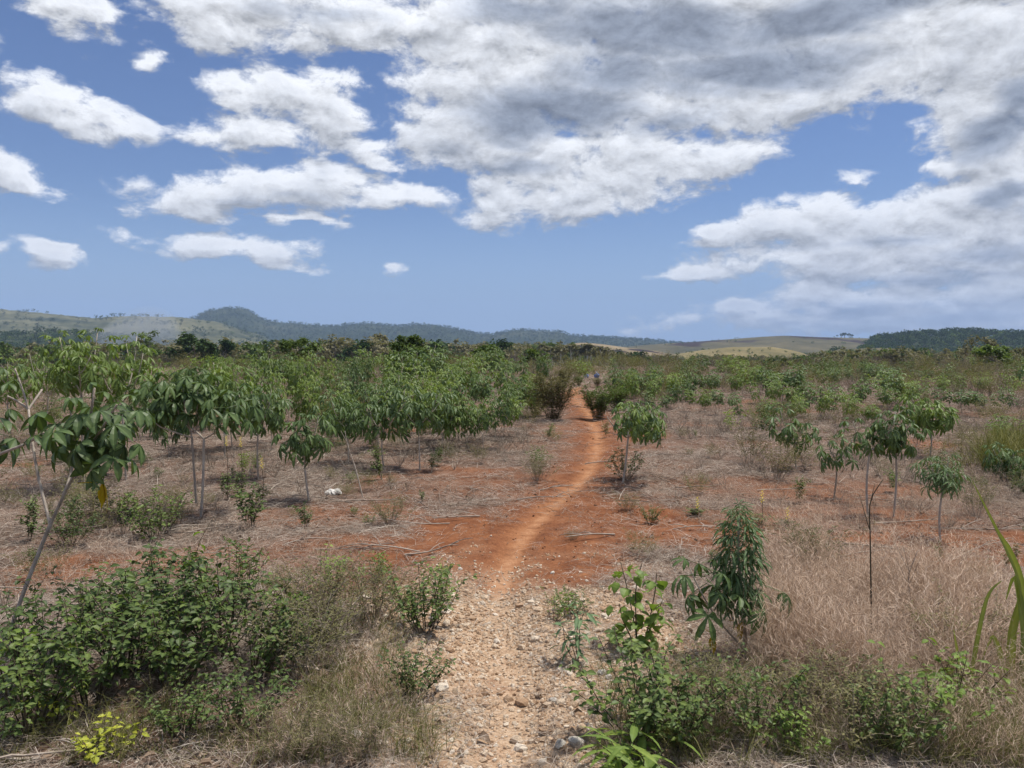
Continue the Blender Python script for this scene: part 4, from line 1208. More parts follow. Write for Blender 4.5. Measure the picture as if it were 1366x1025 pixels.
scatter('dry_grass_tufts', DRY, np.stack([pts[:, 0], pts[:, 1], H(pts[:, 0], pts[:, 1])], 1), rotz(n, .35), rng.uniform(.35, .8, n), rng.integers(0, len(DRY), n), 'thin dry grass tufts scattered over the litter', 'grass')
# fine grey green grass in the foreground
g1 = in_poly_px(120, [(350, 780), (560, 790), (530, 870), (560, 960), (590, 1030), (330, 1040), (400, 930)]); g2 = in_poly_px(200, [(880, 900), (1060, 890), (1220, 920), (1366, 900), (1366, 1040), (900, 1040)])
g3 = in_poly_px(25, [(790, 900), (900, 900), (900, 1030), (800, 1030)]); g4 = in_poly_px(110, [(1270, 900), (1366, 860), (1366, 1040), (1240, 1040)]); g5 = in_poly_px(40, [(0, 980), (330, 960), (330, 1040), (0, 1040)])
pts = np.concatenate([g1, g2, g3, g4, g5]); n = len(pts)
scatter('fine_grass', GRN, np.stack([pts[:, 0], pts[:, 1], H(pts[:, 0], pts[:, 1])], 1), rotz(n, .3), rng.uniform(.45, 1.05, n), rng.integers(0, len(GRN), n), 'fine grey green grass at the edges of the gravel', 'grass')

# taller tawny grass between the cassava
pts = np.concatenate([in_poly_px(60, [(412, 545), (480, 530), (480, 556), (415, 562)]), in_poly_px(60, [(1305, 610), (1366, 596), (1366, 628), (1315, 632)]), in_poly_px(30, [(545, 545), (600, 540), (600, 552), (545, 556)])])
n = len(pts)
scatter('tall_grass', GRN, np.stack([pts[:, 0], pts[:, 1], H(pts[:, 0], pts[:, 1])], 1), rotz(n, .15), np.repeat(rng.uniform(1.8, 3.0, (n, 1)), 3, 1), rng.integers(0, len(GRN), n), 'taller tawny grass clumps among the cassava', 'grass')
# broken twigs and stalk ends over the open soil
def twig_patch(rs, n, rad):
    g = Geo()
    for _ in range(n):
        a = rs.uniform(0, 6.28); q = rad * rs.random() ** .5; d = rs.uniform(0, 6.28); L = rs.uniform(.10, .42)
        p = np.array([math.cos(a) * q, math.sin(a) * q, rs.uniform(.004, .02)]); dv = np.array([math.cos(d), math.sin(d), rs.uniform(-.02, .16)])
        ln = smooth_line([p, p + dv * L * .5 + np.array([rs.uniform(-.04, .04), rs.uniform(-.04, .04), .01]), p + dv * L], 4)
        V, F = tube(ln, [rs.uniform(.002, .0055), .0015], 3); g.add(V, F, rs.random())
        if rs.random() < .5:
            q2 = ln[2]; e2 = q2 + np.array([math.cos(d + .8), math.sin(d + .8), .2]) * L * .35
            V, F = tube([q2, (q2 + e2) / 2, e2], [.002, .001], 3); g.add(V, F, rs.random())
    return g.mesh('twig_patch', M['straw'])
TWG = [twig_patch(rs, 12, .45) for _ in range(6)]
x, y, r = polar(1500, 4.6, 30, 44, .9)
pm, core, sto, bare = masks(x, y)
k = rng.random(len(x)) < (1 - core) * (1 - sto) * (1 - .75 * np.clip(bare, 0, 1)) * (.15 + .85 * sstep(fbm(x * .9, y * .9, 3, 43), .42, .62))
x, y, r = x[k], y[k], r[k]; n = len(x)
scatter('twig_litter', TWG, np.stack([x, y, H(x, y)], 1), rotz(n, .06), np.clip(.55 + r / 25, .6, 1.6) * rng.uniform(.6, 1.2, n), rng.integers(0, 6, n), 'broken pale twigs and stalk ends strewn over the soil', 'twigs')
# sparse small weeds coming up through the litter
x, y, r = polar(700, 5.4, 16, 42, .8)
pm, core, sto, bare = masks(x, y)
k = rng.random(len(x)) < (1 - pm) * (1 - sto) * (1 - .8 * np.clip(bare, 0, 1)) * (.1 + .9 * sstep(fbm(x * .8 + 9, y * .8, 3, 49), .45, .62)) * (.45 + .55 * (x < -1.5))
x, y, r = x[k], y[k], r[k]; n = len(x)
scatter('seedling_weeds', [HB['grey'][0][1], HB['grey'][2][1], HB['upright'][0][1], HB['upright'][2][1], HB['dark'][2][1]], np.stack([x, y, H(x, y) - .01], 1), rotz(n, .15), rng.uniform(.22, .75, n), rng.choice([0, 0, 1, 1, 2, 3, 4], n), 'sparse small green weeds coming up through the litter', 'weeds')
# curled dead leaves in the foreground litter
M['dead_leaf'] = leaf_mat('dead_leaf', (.10, .065, .042), (.23, .16, .11), (.42, .33, .25), .1, cheap=True, glow=(1, .9, .7))
DL = [tmpl_mesh('dead_leaf', blade_leaf(1, w_, f_, d_, 3, None, .1), M['dead_leaf'], .3) for (w_, f_, d_) in ((.5, .5, 1.4), (.35, .8, .8), (.6, .3, 1.9), (.3, .6, 2.4))]
x, y, r = polar(5200, 1.9, 9, 46, 1.0)
pm, core, sto, bare = masks(x, y)
k = rng.random(len(x)) < (1 - pm) * (1 - .9 * np.clip(bare, 0, 1)) * (1 - .8 * sto) * (.2 + .8 * sstep(fbm(x * 1.1, y * 1.1, 3, 39), .4, .62))
x, y = x[k], y[k]; n = len(x)
scatter('dead_leaves', DL, np.stack([x, y, H(x, y) + .012], 1), np.stack([rng.normal(0, .5, n), rng.normal(0, .5, n), rng.uniform(0, 6.28, n)], 1), rng.uniform(.025, .075, n), rng.integers(0, 4, n), 'curled brown dead leaves lying in the foreground litter', 'leaves')
# leafless grey scrub in the far field
BSC = [brush_tuft(rs, 16, 1.2, .6, M['brush'], .006) for _ in range(4)]
x, y, r = polar(1900, 24, 150, 42, .75)
_, pd = path_dist(x, y)
k = (pd > 1.4) & ~((np.degrees(np.arctan2(x, y)) > 2.4) & (np.degrees(np.arctan2(x, y)) < 7.8) & (r > 34)) & (rng.random(len(x)) < (.25 + .75 * (x > 0)) * (.15 + .85 * sstep(fbm(x / 9, y / 9, 3, 53), .42, .6)))
x, y, r = x[k], y[k], r[k]; n = len(x)
scatter('bare_scrub', BSC, np.stack([x, y, H(x, y)], 1), rotz(n, .1), np.clip(.4 + r / 90, .5, 2.2) * rng.uniform(.5, 1.0, n), rng.integers(0, 4, n), 'leafless grey brown scrub between the far cassava', 'scrub')
# gravel, and every stone large enough to pick out
xx = rng.uniform(-1.7, 1.9, 105000); yy = rng.uniform(1.6, 6.4, 105000)
_, core, sto, _ = masks(xx, yy)
k = rng.random(len(xx)) < np.clip(sto * (1 - .6 * core) + .03 * (yy < 5.3), 0, 1) * .62
xx, yy = xx[k], yy[k]; n = len(xx)
sz = .0045 + .0125 * rng.random(n) ** 2.2
scatter('gravel', STON, np.stack([xx, yy, H(xx, yy) + sz * .15], 1), rotz(n, .4), sz, rng.integers(0, len(STON), n), 'pale orange limestone gravel on the stony track', 'gravel')
rs = random.Random(31)
done = 0
placed = []
BIG = [(697, 940, .050), (730, 942, .030), (748, 938, .030), (765, 942, .028), (610, 926, .030), (553, 950, .022), (668, 926, .026), (526, 858, .032), (716, 815, .028), (760, 900, .022), (690, 990, .034), (776, 972, .026), (600, 945, .028), (640, 970, .020), (720, 815, .026), (545, 868, .026)]
while done < 290:
    if done < len(BIG):
        px, py, s = BIG[done]; x, y, z = G(px, py)
    else:
        x = rs.uniform(-.95, 1.35); y = rs.uniform(2.3, 5.35)
        a = masks(np.array([x]), np.array([y]))
        if rs.random() > a[2][0] * (1 - .6 * a[1][0]): continue
        s = .016 + .022 * rs.random() ** 2.0
        if any((x - q[0]) ** 2 + (y - q[1]) ** 2 < (s + q[2]) ** 2 * .8 for q in placed): continue
        z = float(H(x, y))
    placed.append((x, y, s))
    o = bpy.data.objects.new('stone', STON[rs.randrange(len(STON))]); COL.objects.link(o); o.parent = stony_track
    o.location = (x, y, z + s * .22); o.rotation_euler = (rs.uniform(-.25, .25), rs.uniform(-.25, .25), rs.uniform(0, 6.28)); o.scale = (s, s, s * rs.uniform(.7, 1.1))
    done += 1
PALE = [stone_mesh(rs, M['pale_stone'], .75, 2) for _ in range(3)]
for i, (px, py, s, lab) in enumerate(((999, 995, .036, 'rounded whitish stone resting on the gravel beside the glossy dark weed'), (977, 996, .030, 'pale pitted stone touching the whitish rounded one'), (738, 936, .022, 'small whitish stone beside the largest block on the track'),
                            (802, 900, .026, 'white angular stone at the gravel edge below the slender bluish weed'), (812, 905, .024, 'pale stone next to the white angular one'), (575, 826, .018, 'small pale stone under the dark twiggy weed'),
                            (655, 716, .020, 'small round red-brown clod on the bare soil'), (614, 760, .020, 'flat yellowish stone on red soil'), (737, 765, .018, 'whitish pebble on red soil near the sprig'), (475, 985, .030, 'pale flat stone among grass at the track edge'))):
    px2 = px if px < 900 else px - 230 if px > 960 else px
    b = G(px2 if i < 2 else px, py)
    o = bpy.data.objects.new('stone', PALE[i % 3] if i != 6 else STON[0]); COL.objects.link(o)
    o.location = (b[0], b[1], b[2] + s * .3); o.scale = (s, s * .9, s * .9); o.rotation_euler = (.1, .15, i * 1.3)
    tag(o, lab, 'stone')

# clods and pebbles loose on the red soil
M['clod'] = plain_mat('soil_clod', [(0, (.13, .055, .028)), (.55, (.25, .115, .058)), (.85, (.36, .20, .115)), (1, (.62, .52, .42))], 20.0, .95, local=True, rnd=1.2)
CLOD = [stone_mesh(rs, M['clod'], rs.uniform(.5, .8)) for _ in range(5)]
x, y, r = polar(5200, 4.4, 17, 38, .9)
pm, core, sto, bare = masks(x, y)
k = rng.random(len(x)) < np.clip(bare + .15, 0, 1) * (1 - .85 * core) * (1 - sto) * (.2 + .8 * sstep(fbm(x * 1.3, y * 1.3, 3, 29), .42, .6))
x, y, r = x[k], y[k], r[k]; n = len(x)
sz = (.004 + .016 * rng.random(n) ** 3) * np.clip(r / 8, .8, 1.6)
scatter('soil_clods', CLOD, np.stack([x, y, H(x, y) + sz * .2], 1), rotz(n, .4), sz, rng.integers(0, 5, n), 'small red clods and pale pebbles loose on the bare soil', 'clods')
# fallen dead cassava stalks
rs = random.Random(88)
FALL = [(1205,735,.9),(1250,752,.7),(1285,742,.6),(1240,705,.9),(1160,700,.7),(560,738,.5),(540,742,.45),(600,700,.6),(640,690,.5),(470,672,.6),(530,668,.7),(690,668,.5),(720,655,.4),(880,655,.6),(1010,655,.6),(1045,625,.7),(330,700,.6),(420,735,.6),(380,728,.4),(250,742,.6),(130,718,.9),(60,790,.6),(950,705,.4),(820,715,.5),(450,900,.35),(150,1000,.35),(60,1015,.3),(1120,745,.5),(1300,640,.6),(780,620,.5),(860,608,.6)]
for i, (px, py, L) in enumerate(FALL):
    b = G(px, py); a = rs.uniform(-.5, .5) + (3.14 if rs.random() < .5 else 0)
    d = np.array([math.cos(a), math.sin(a), 0])
    p = [np.array([0, 0, .012]), d * L * .45 + np.array([0, rs.uniform(-.05, .05), .02 + rs.uniform(0, .03)]), d * L + np.array([0, 0, .015 + rs.uniform(0, .05)])]
    lines = [(smooth_line(p, 7), .009 * (.6 + .4 * rs.random()), .004)]
    for _ in range(rs.choice([1, 2, 3])):
        q = lines[0][0][rs.randrange(2, 6)]; a2 = a + rs.uniform(-1, 1); l2 = L * rs.uniform(.2, .45)
        e = q + np.array([math.cos(a2) * l2, math.sin(a2) * l2, rs.uniform(0, .08)])
        lines.append((smooth_line([q, (q + e) / 2 + np.array([0, 0, .015]), e], 4), .005, .0025))
    o = link('fallen_stalk', stems_mesh('fallen_stalk', lines, M['twig'], 4), None, 'pale dead forked stalk lying loose on the soil', 'stalk', 'dead stalks lying on the field')
    o.location = tuple(b)
# a crumpled white rag
import bmesh
bm = bmesh.new(); bmesh.ops.create_icosphere(bm, subdivisions=4, radius=1)
for v in bm.verts:
    p = np.array(v.co); f = float(fbm(np.array([p[0] * 2.2 + p[2]]), np.array([p[1] * 2.2 + 5 - p[2]]), 4, 3)[0])
    v.co = Vector(p * (.35 + 1.3 * f)) * .065; v.co.z = max(v.co.z * .7, -.01); v.co.x *= 1.25
me = bpy.data.meshes.new('rag'); bm.to_mesh(me); bm.free(); me.materials.append(M['rag'])
o = link('rag', me, None, 'crumpled whitish rag lying on the brown litter', 'rag'); o.location = tuple(G(445, 660) + np.array([0, 0, .02]))

# ------------------------------------------------------------------ cane clump at the right edge
b = G(1352, 925); dp = b[1]
e = empty('cane_clump', b, 'tall cane with one broken yellow-green blade bending over the field', 'cane')
def cane_blade(pts, widths, name='blade', label=None, side=(1, .25, 0)):
    P = smooth_line([local(b, at(px, py, dp + dd)) for (px, py, dd) in pts], 16)
    t = np.linspace(0, 1, 16); w = np.interp(t, np.linspace(0, 1, len(widths)), widths)
    T = np.gradient(P, axis=0); g = Geo()
    S_ = np.cross(T, np.array([0, -1.0, .15])); S_ /= np.linalg.norm(S_, axis=1)[:, None] + 1e-9
    back = np.array([0, 1.0, 0])
    V = np.stack([P - S_ * w[:, None] / 2 - back * w[:, None] * .18, P, P + S_ * w[:, None] / 2 - back * w[:, None] * .18], 1).reshape(-1, 3)
    F = []
    for i in range(15):
        q = 3 * i
        F += [(q, q + 1, q + 4), (q, q + 4, q + 3), (q + 1, q + 2, q + 5), (q + 1, q + 5, q + 4)]
    g.add(V, F, random.random(), np.tile([0, .5, 0], 16))
    link(name, g.mesh('cane_blade', M['cane']), e, label)
cane_blade([(1362, 925, 0), (1366, 850, 0), (1362, 780, 0), (1345, 735, -.02), (1332, 712, -.03), (1310, 668, -.05), (1297, 642, -.06)], [.045, .04, .036, .034, .016, .009, .003], label='longest blade, bent over to a thin tip')
cane_blade([(1345, 930, .02), (1348, 860, .02), (1352, 830, .03), (1372, 760, .05)], [.04, .045, .04, .01])
cane_blade([(1368, 930, -.02), (1368, 860, -.02), (1360, 800, 0), (1352, 770, .02), (1342, 800, .04)], [.05, .05, .03, .02, .004])
cane_blade([(1290, 930, -.1), (1300, 870, -.1), (1310, 820, -.1), (1320, 790, -.1), (1336, 775, -.1)], [.02, .022, .02, .014, .003])
cane_blade([(1285, 935, -.1), (1278, 880, -.1), (1272, 840, -.1)], [.02, .018, .003])
cane_blade([(1280, 935, -.15), (1270, 900, -.15), (1240, 896, -.2), (1205, 900, -.2)], [.026, .024, .014, .003])
cane_blade([(1284, 935, -.12), (1272, 905, -.12), (1262, 892, -.1), (1250, 898, -.1)], [.026, .026, .016, .004])
cane_blade([(1340, 935, 0), (1335, 880, 0), (1325, 850, 0), (1318, 860, 0), (1310, 880, 0)], [.03, .03, .02, .01, .003])
cane_blade([(1372, 935, 0), (1380, 840, 0), (1392, 740, 0), (1400, 640, .05)], [.05, .05, .04, .004])
cane_blade([(1350, 935, .1), (1340, 890, .1), (1350, 850, .1), (1360, 845, .1)], [.03, .03, .02, .003])

# ------------------------------------------------------------------ trees
def tree_meshes(rs, h, cw, ch, n, lsize, mat, trunk_r, limbs=7, clumps=14, flat=1.0, bark='bark'):
    """trunk mesh, crown mesh; crown spans ch of the height"""
    lines = []
    top = np.array([rs.uniform(-.06, .06) * h, rs.uniform(-.06, .06) * h, h * (1 - ch * .35)])
    tr = smooth_line([(0, 0, -.1), (rs.uniform(-.03, .03) * h, 0, h * .4), top], 8)
    lines.append((tr, trunk_r, trunk_r * .35))
    cents = []
    for k in range(clumps):
        a = k * 2.4 + rs.uniform(-.4, .4); q = math.sqrt((k + .5) / clumps)
        z = h * (1 - ch) + h * ch * (.15 + .85 * rs.random())
        zz = (z - h * (1 - ch * .5)) / (h * ch * .5)
        rad = cw * .5 * math.sqrt(max(.15, 1 - zz * zz * .85)) * (.35 + .6 * q)
        cents.append(np.array([math.cos(a) * rad + top[0], math.sin(a) * rad * flat + top[1], z]))
    for k in range(limbs):
        c = cents[k % len(cents)]; i = rs.randrange(3, 7); p = tr[i]
        lines.append((smooth_line([p, (p + c) / 2 + np.array([0, 0, -.04 * h]), c], 5), trunk_r * .4, trunk_r * .1))
    g = Geo()
    per = max(1, n // clumps)
    for c in cents:
        s = rs.uniform(.16, .28) * min(cw, h * ch)
        tone = rs.uniform(0, .6)
        v = np.array([[rs.gauss(0, 1), rs.gauss(0, 1), rs.gauss(0, 1)] for _ in range(per)])
        v /= np.linalg.norm(v, axis=1)[:, None]
        P = c + v * np.array([s, s, s * .75]) * np.array([[rs.random() ** .4] for _ in range(per)])
        stamp(g, CLUMP, mats(P, np.array([rs.uniform(0, 6.28) for _ in range(per)]), np.array([rs.uniform(-.9, .6) for _ in range(per)]), np.array([rs.uniform(-.8, .8) for _ in range(per)]), np.array([lsize * rs.uniform(.6, 1.3) for _ in range(per)])), tone + .4 * np.array([rs.random() for _ in range(per)]))
    return stems_mesh('trunk', lines, M[bark], 5), g.mesh('crown', mat)
def tree(base, meshes, label, scale=1.0, name='tree', group=None, rz=0.0):
    e = empty(name, base, label, 'tree', group, rz)
    e.scale = (scale,) * 3
    link('trunk', meshes[0], e); link('crown', meshes[1], e)
    return e
def ground_at(px, depth):
    d = ray(px, 464); x = d[0] * depth
    return np.array([x, depth, float(H(x, depth))])
def height_to(px, top, b):
    return CAMZ + ray(px, top)[2] * b[1] - b[2]
rs = random.Random(404)
def single(px, top, depth, wpx, mat, n, lsize, ch, label, clumps=16, trunk=.12, group=None, limbs=7, bark='bark'):
    b = ground_at(px, depth); h = height_to(px, top, b); cw = wpx / FPX * depth
    tree(b, tree_meshes(rs, h, cw, ch, n, lsize, mat, trunk, limbs, clumps, bark=bark), label, group=group)
single(262, 449, 120, 56, M['crown_dark'], 2200, .55, .72, 'dark rounded tree standing out of the pale scrub', 18, .2)
single(298, 456, 130, 30, M['crown_dark'], 900, .5, .7, 'smaller dark tree beside the dark rounded one', 12, .15)
single(196, 440, 150, 26, M['crown_mid'], 420, .6, .6, 'thin tree half veiled by smoke', 9, .14)
single(1325, 464, 58, 54, M['cassava_fresh'], 2600, .24, .85, 'bright leafy tree rising out of the weeds near the hut', 18, .1)
single(1308, 452, 110, 50, M['crown_pale'], 1100, .4, .7, 'tall feathery brownish tree behind the bright leafy one', 14, .12)
single(1350, 466, 95, 60, M['crown_pale'], 900, .35, .75, 'half-bare grey tree behind the bright leafy one', 12, .1)
single(1036, 480, 75, 44, M['crown_dark'], 1500, .26, .85, 'dark round shrubby tree in the field', 14, .1)
single(1068, 486, 90, 22, M['crown_dark'], 500, .25, .85, 'little dark tree beside the dark round shrubby one', 9, .08)
single(992, 478, 70, 30, M['crown_mid'], 900, .24, .85, 'bright upright tree near the dark round shrubby one', 12, .08)
single(400, 452, 60, 50, M['crown_mid'], 1800, .24, .75, 'broad green tree at the back of the cassava stand', 16, .1)
single(545, 452, 48, 60, M['crown_mid'], 2200, .2, .72, 'broad green tree above the middle of the cassava stand', 18, .1)
single(650, 462, 52, 46, M['crown_mid'], 1500, .2, .75, 'green tree where the cassava stand nears the path', 14, .09)
single(712, 468, 46, 26, M['crown_mid'], 800, .18, .75, 'narrow green tree behind the grey path bush', 10, .07)
single(832, 470, 210, 26, M['crown_dark'], 700, .9, .85, 'dark tree at the end of the row of pale trunks', 12, .2)
single(850, 472, 215, 34, M['crown_dark'], 800, .9, .85, 'dark spreading tree at the wood edge beyond the path', 12, .2)
single(510, 448, 200, 26, M['crown_pale'], 500, .9, .6, 'pale greenish tree standing above the woodland', 10, .2)
for (px, top, dpt) in ((748, 462, 190), (762, 460, 195), (773, 463, 190), (783, 461, 188), (787, 464, 200), (803, 464, 205), (812, 465, 205), (736, 463, 205), (724, 462, 200)):
    single(px, top, dpt, 17, M['crown_pale'], 220, .8, .35, 'slender tree with a bare whitish trunk in the row beyond the path', 7, .24, 'row of slender pale trunks', 4, 'bark_pale')

# woodland belt beyond the field: too many to count
WOOD = []
for i in range(5): WOOD.append(tree_meshes(rs, 7.0, 5.5, .75, 330, .95, (M['crown_mid'], M['crown_pale'], M['crown_mid'], M['crown_dark'], M['crown_pale'])[i], .14, 5, 10))
for i in range(3): WOOD.append(tree_meshes(rs, 7.5, 3.2, .45, 110, .75, (M['crown_pale'], M['crown_pale'], M['crown_mid'])[i], .11, 6, 7))
def joined(pair, name):
    a, b_ = pair
    import bmesh as bmm
    bm = bmm.new(); bm.from_mesh(a); na = len(bm.faces); bm.from_mesh(b_); bm.faces.ensure_lookup_table()
    for i, f in enumerate(bm.faces): f.material_index = 0 if i < na else 1
    me = bpy.data.meshes.new(name); bm.to_mesh(me); bm.free()
    me.materials.append(a.materials[0]); me.materials.append(b_.materials[0])
    return me
WOODM = [joined(w, 'woodland_tree') for w in WOOD]
a = np.radians(rng.uniform(-46, 46, 5200)); r = 170 * (620 / 170) ** (rng.random(5200) ** .8)
x, y = r * np.sin(a), r * np.cos(a)
dens = .2 + .8 * sstep(fbm(x / 45, y / 45, 3, 57), .36, .54)
azd = np.degrees(a)
dens = dens * np.where((azd < -17) & (r < 260), .35, 1.0) * np.where((azd > 9) & (azd < 21) & (r > 380), .12, 1.0)
k = (rng.random(len(x)) < dens * .75) & ~((azd > 2.0) & (azd < 7.6) & (r < 215))
x, y, r = x[k], y[k], r[k]; n = len(x)
scatter('woodland', WOODM, np.stack([x, y, H(x, y) - .2], 1), rotz(n, .04), rng.uniform(.75, 1.15, n) * np.interp(np.degrees(np.arctan2(x, y)), [-40, -15, 4, 8, 20, 23, 45], [.92, 1.1, 1.1, .55, .55, .78, .82]), rng.choice([0, 1, 1, 2, 3, 4, 4, 5, 6, 7, 5], n), 'belt of grey green scrubby woodland between the field and the hills', 'woodland')
# scrub bushes between field and woodland
SCR = [joined(tree_meshes(rs, 1.8, 2.4, .95, 240, .34, m_, .04, 3, 8), 'scrub_bush') for m_ in (M['crown_mid'], M['crown_pale'], M['crown_dark'], M['crown_mid'])]
a = np.radians(rng.uniform(-44, 44, 2600)); r = 42 * (190 / 42) ** rng.random(2600)
x, y = r * np.sin(a), r * np.cos(a)
_, pd = path_dist(x, y)
k = (pd > 1.6) & ~((np.degrees(a) > 2.4) & (np.degrees(a) < 7.8)) & (rng.random(2600) < .10 + .8 * sstep(fbm(x / 16, y / 16, 3, 67), .42, .6))
x, y, r = x[k], y[k], r[k]; n = len(x)
scatter('scrub', SCR, np.stack([x, y, H(x, y) - .05], 1), rotz(n, .05), rng.uniform(.25, .55, n) * np.clip(r / 90, .5, 1.3), rng.choice([0, 1, 1, 1, 1, 3], n), 'low olive scrub at the back of the field', 'scrub')

# ------------------------------------------------------------------ hills
def hill_mat(name, stops, s1, s2, patch=None, patch_col=(.03, .02, .018), patch_th=(.58, .64), pscale=.01):
    m, N = new_mat(name)
    P = N.n('ShaderNodeNewGeometry').outputs['Position']
    n1 = N.noise(P, s1, 6, .62); n2 = N.noise(P, s2, 4, .6)
    c = ramp(N, N.m('ADD', N.m('MULTIPLY', n1, .7), N.m('MULTIPLY', n2, .3)), stops)
    if patch:
        pf = N.mr(N.noise(N.n('ShaderNodeMapping', {0: P, 3: (1, .6, 3)}).outputs[0], pscale, 3, .5), patch_th[0], patch_th[1])
        c = N.mix(pf, c, patch_col)
    p = N.n('ShaderNodeBsdfPrincipled', {'Base Color': c, 'Roughness': .95, 'Specular IOR Level': .05})
    finish(N, p.outputs[0])
    return m
M['hill_forest'] = hill_mat('hill_forest', [(.36, (.018, .030, .014)), (.5, (.034, .048, .022)), (.66, (.075, .080, .040))], .006, .05)
M['hill_left'] = hill_mat('hill_pale', [(.38, (.035, .046, .024)), (.47, (.080, .086, .045)), (.60, (.165, .158, .090))], .008, .06)
M['hill_grass'] = hill_mat('hill_grass', [(.36, (.055, .055, .028)), (.5, (.095, .085, .044)), (.66, (.150, .125, .065))], .012, .09, True, (.040, .026, .022), (.57, .62), .009)
M['hill_gold'] = hill_mat('hill_gold', [(.36, (.13, .115, .055)), (.5, (.20, .165, .080)), (.66, (.29, .235, .12))], .02, .15)
M['hill_tan'] = hill_mat('hill_tan', [(.36, (.15, .115, .065)), (.5, (.22, .17, .095)), (.66, (.30, .235, .14))], .02, .15, True, (.030, .018, .018), (.50, .54), .016)
M['hill_olive'] = hill_mat('hill_olive', [(.36, (.055, .058, .032)), (.5, (.10, .092, .050)), (.66, (.155, .13, .075))], .02, .12)
HILLS = []
def hill(prof, rc, depth_f, depth_b, mat, label, seed, rough=.10, canopy=0.0, nr=46, step=2.0, base=-14.0):
    prof = np.array(prof, float)
    px = np.arange(prof[0, 0], prof[-1, 0] + .1, step)
    py = np.interp(px, prof[:, 0], prof[:, 1])
    py = np.convolve(np.pad(py, 4, mode='edge'), np.ones(9) / 9, 'valid')
    az = np.arctan2((px - 683) / FPX, 1.0)
    el = (464 - py) / FPX
    zc = CAMZ + rc * el * 1.0
    edge = np.minimum(1, np.minimum(np.arange(len(px)), np.arange(len(px))[::-1]) / 14.0)
    t = np.linspace(-1, 1, nr)
    A, T = np.meshgrid(az, t, indexing='ij')
    RR = rc + np.where(T < 0, T * depth_f, T * depth_b)
    Rd = RR / np.cos(A)
    X = Rd * np.sin(A); Y = Rd * np.cos(A)
    shape = (1 - sstep(np.abs(T), 0, 1)) ** .9
    n1 = fbm(X / (depth_f * .35) + seed, Y / (depth_f * .35), 5, seed) - .5
    hh = (zc - base)[:, None] * shape
    spur = 1 + rough * 6 * n1 * (1 - np.abs(1 - np.abs(T) * 2) * .3) * sstep(np.abs(T), .03, .35)
    Z = base + hh * spur * (edge ** .5)[:, None]
    if canopy:
        Z = Z + (fbm(X / 14, Y / 14, 3, seed + 5) - .45) * canopy * (edge ** .5)[:, None]
    V = np.stack([X, Y, Z], -1).reshape(-1, 3)
    o = link('hill', build_mesh('hill', V, [grid_faces(len(px), nr)], mat, smooth=True), kind='structure', label=label)
    HILLS.append((X, Y, Z, edge))
    return X, Y, Z
far = hill([(150,447),(200,441),(235,433),(262,425),(283,415),(300,413),(325,413),(337,418),(350,428),(372,432),(400,433),(440,437),(470,434),(500,433),(530,437),(560,434),(585,436),(612,441),(640,447),(660,447),(690,441),(720,443),(745,444),(768,450),(800,451),(830,453),(865,455),(900,459),(960,463),(1010,466)],
           2900, 900, 700, M['hill_forest'], 'distant blue forested mountain ridge', 3, .05, 14.0, step=1.2)
left = hill([(-420,398),(-200,404),(-60,410),(0,414),(40,417),(80,421),(130,426),(160,423),(200,423),(250,425),(292,431),(340,446),(380,456)], 1900, 700, 500, M['hill_left'], 'pale grassy hills with dark tree patches behind the smoke', 12, .10, 6.0)
midl = hill([(-300,452),(-120,446),(0,450),(60,445),(120,448),(190,456),(260,458)], 900, 240, 200, M['hill_forest'], 'low dark wooded rise below the pale hills', 17, .10, 7.0)
rgt = hill([(780,470),(830,463),(880,459),(930,456),(970,453),(1010,450),(1045,448),(1090,450),(1130,451),(1170,452),(1210,455),(1290,460),(1350,462)], 1500, 500, 400, M['hill_grass'], 'brown green grassland hills with burnt patches', 23, .06, 0)
tan = hill([(690,468),(735,464),(755,460),(775,457),(800,459),(830,463),(870,468),(910,474)], 1000, 180, 160, M['hill_tan'], 'bare tan hillock with a dark burnt patch', 29, .05, 0)
gold = hill([(860,482),(890,475),(930,468),(975,463),(1030,463),(1060,468),(1085,476),(1110,484)], 620, 130, 120, M['hill_gold'], 'sunlit golden grass hill beyond the woodland', 31, .05, 0)
oliv = hill([(1080,478),(1120,466),(1170,464),(1210,466),(1260,474),(1310,482),(1400,484),(1480,486)], 560, 150, 130, M['hill_olive'], 'olive brown slope in front of the wooded hill', 37, .08, 1.0)
wood = hill([(1140,464),(1168,455),(1200,452),(1240,449),(1290,447),(1330,449),(1366,450),(1500,444),(1700,440)], 950, 260, 220, M['hill_forest'], 'dark wooded hill at the far side of the grassland', 41, .08, 3.0)

# trees over the wooded hills, read as one mass each
def blob_tree(rs, mat, n=60, h=9.0):
    return joined(tree_meshes(rs, h, h * .75, .75, n, h * .2, mat, h * .018, 2, 7), 'hill_tree')
HT = [blob_tree(rs, M['crown_dark']), blob_tree(rs, M['crown_dark']), blob_tree(rs, M['crown_mid'])]
def forest(name, hl, n, label, sc, keep=None, pidw=(0, 0, 1, 1, 2)):
    X, Y, Z = hl
    i = rng.integers(0, X.shape[0] - 1, n); j = rng.integers(2, X.shape[1] - 3, n); u = rng.random(n); v = rng.random(n)
    f = lambda A: A[i, j] * (1 - u) * (1 - v) + A[i + 1, j] * u * (1 - v) + A[i, j + 1] * (1 - u) * v + A[i + 1, j + 1] * u * v
    P = np.stack([f(X), f(Y), f(Z) - .4], 1)
    if keep is not None:
        k = rng.random(n) < keep(P); P = P[k]
    m_ = len(P)
    scatter(name, HT, P, rotz(m_, .04), rng.uniform(.6, 1.25, m_) * sc, rng.choice(pidw, m_), label, 'forest')
forest('ridge_forest', far, 9000, 'forest covering the distant blue ridge', 1.0, None, (0, 1))
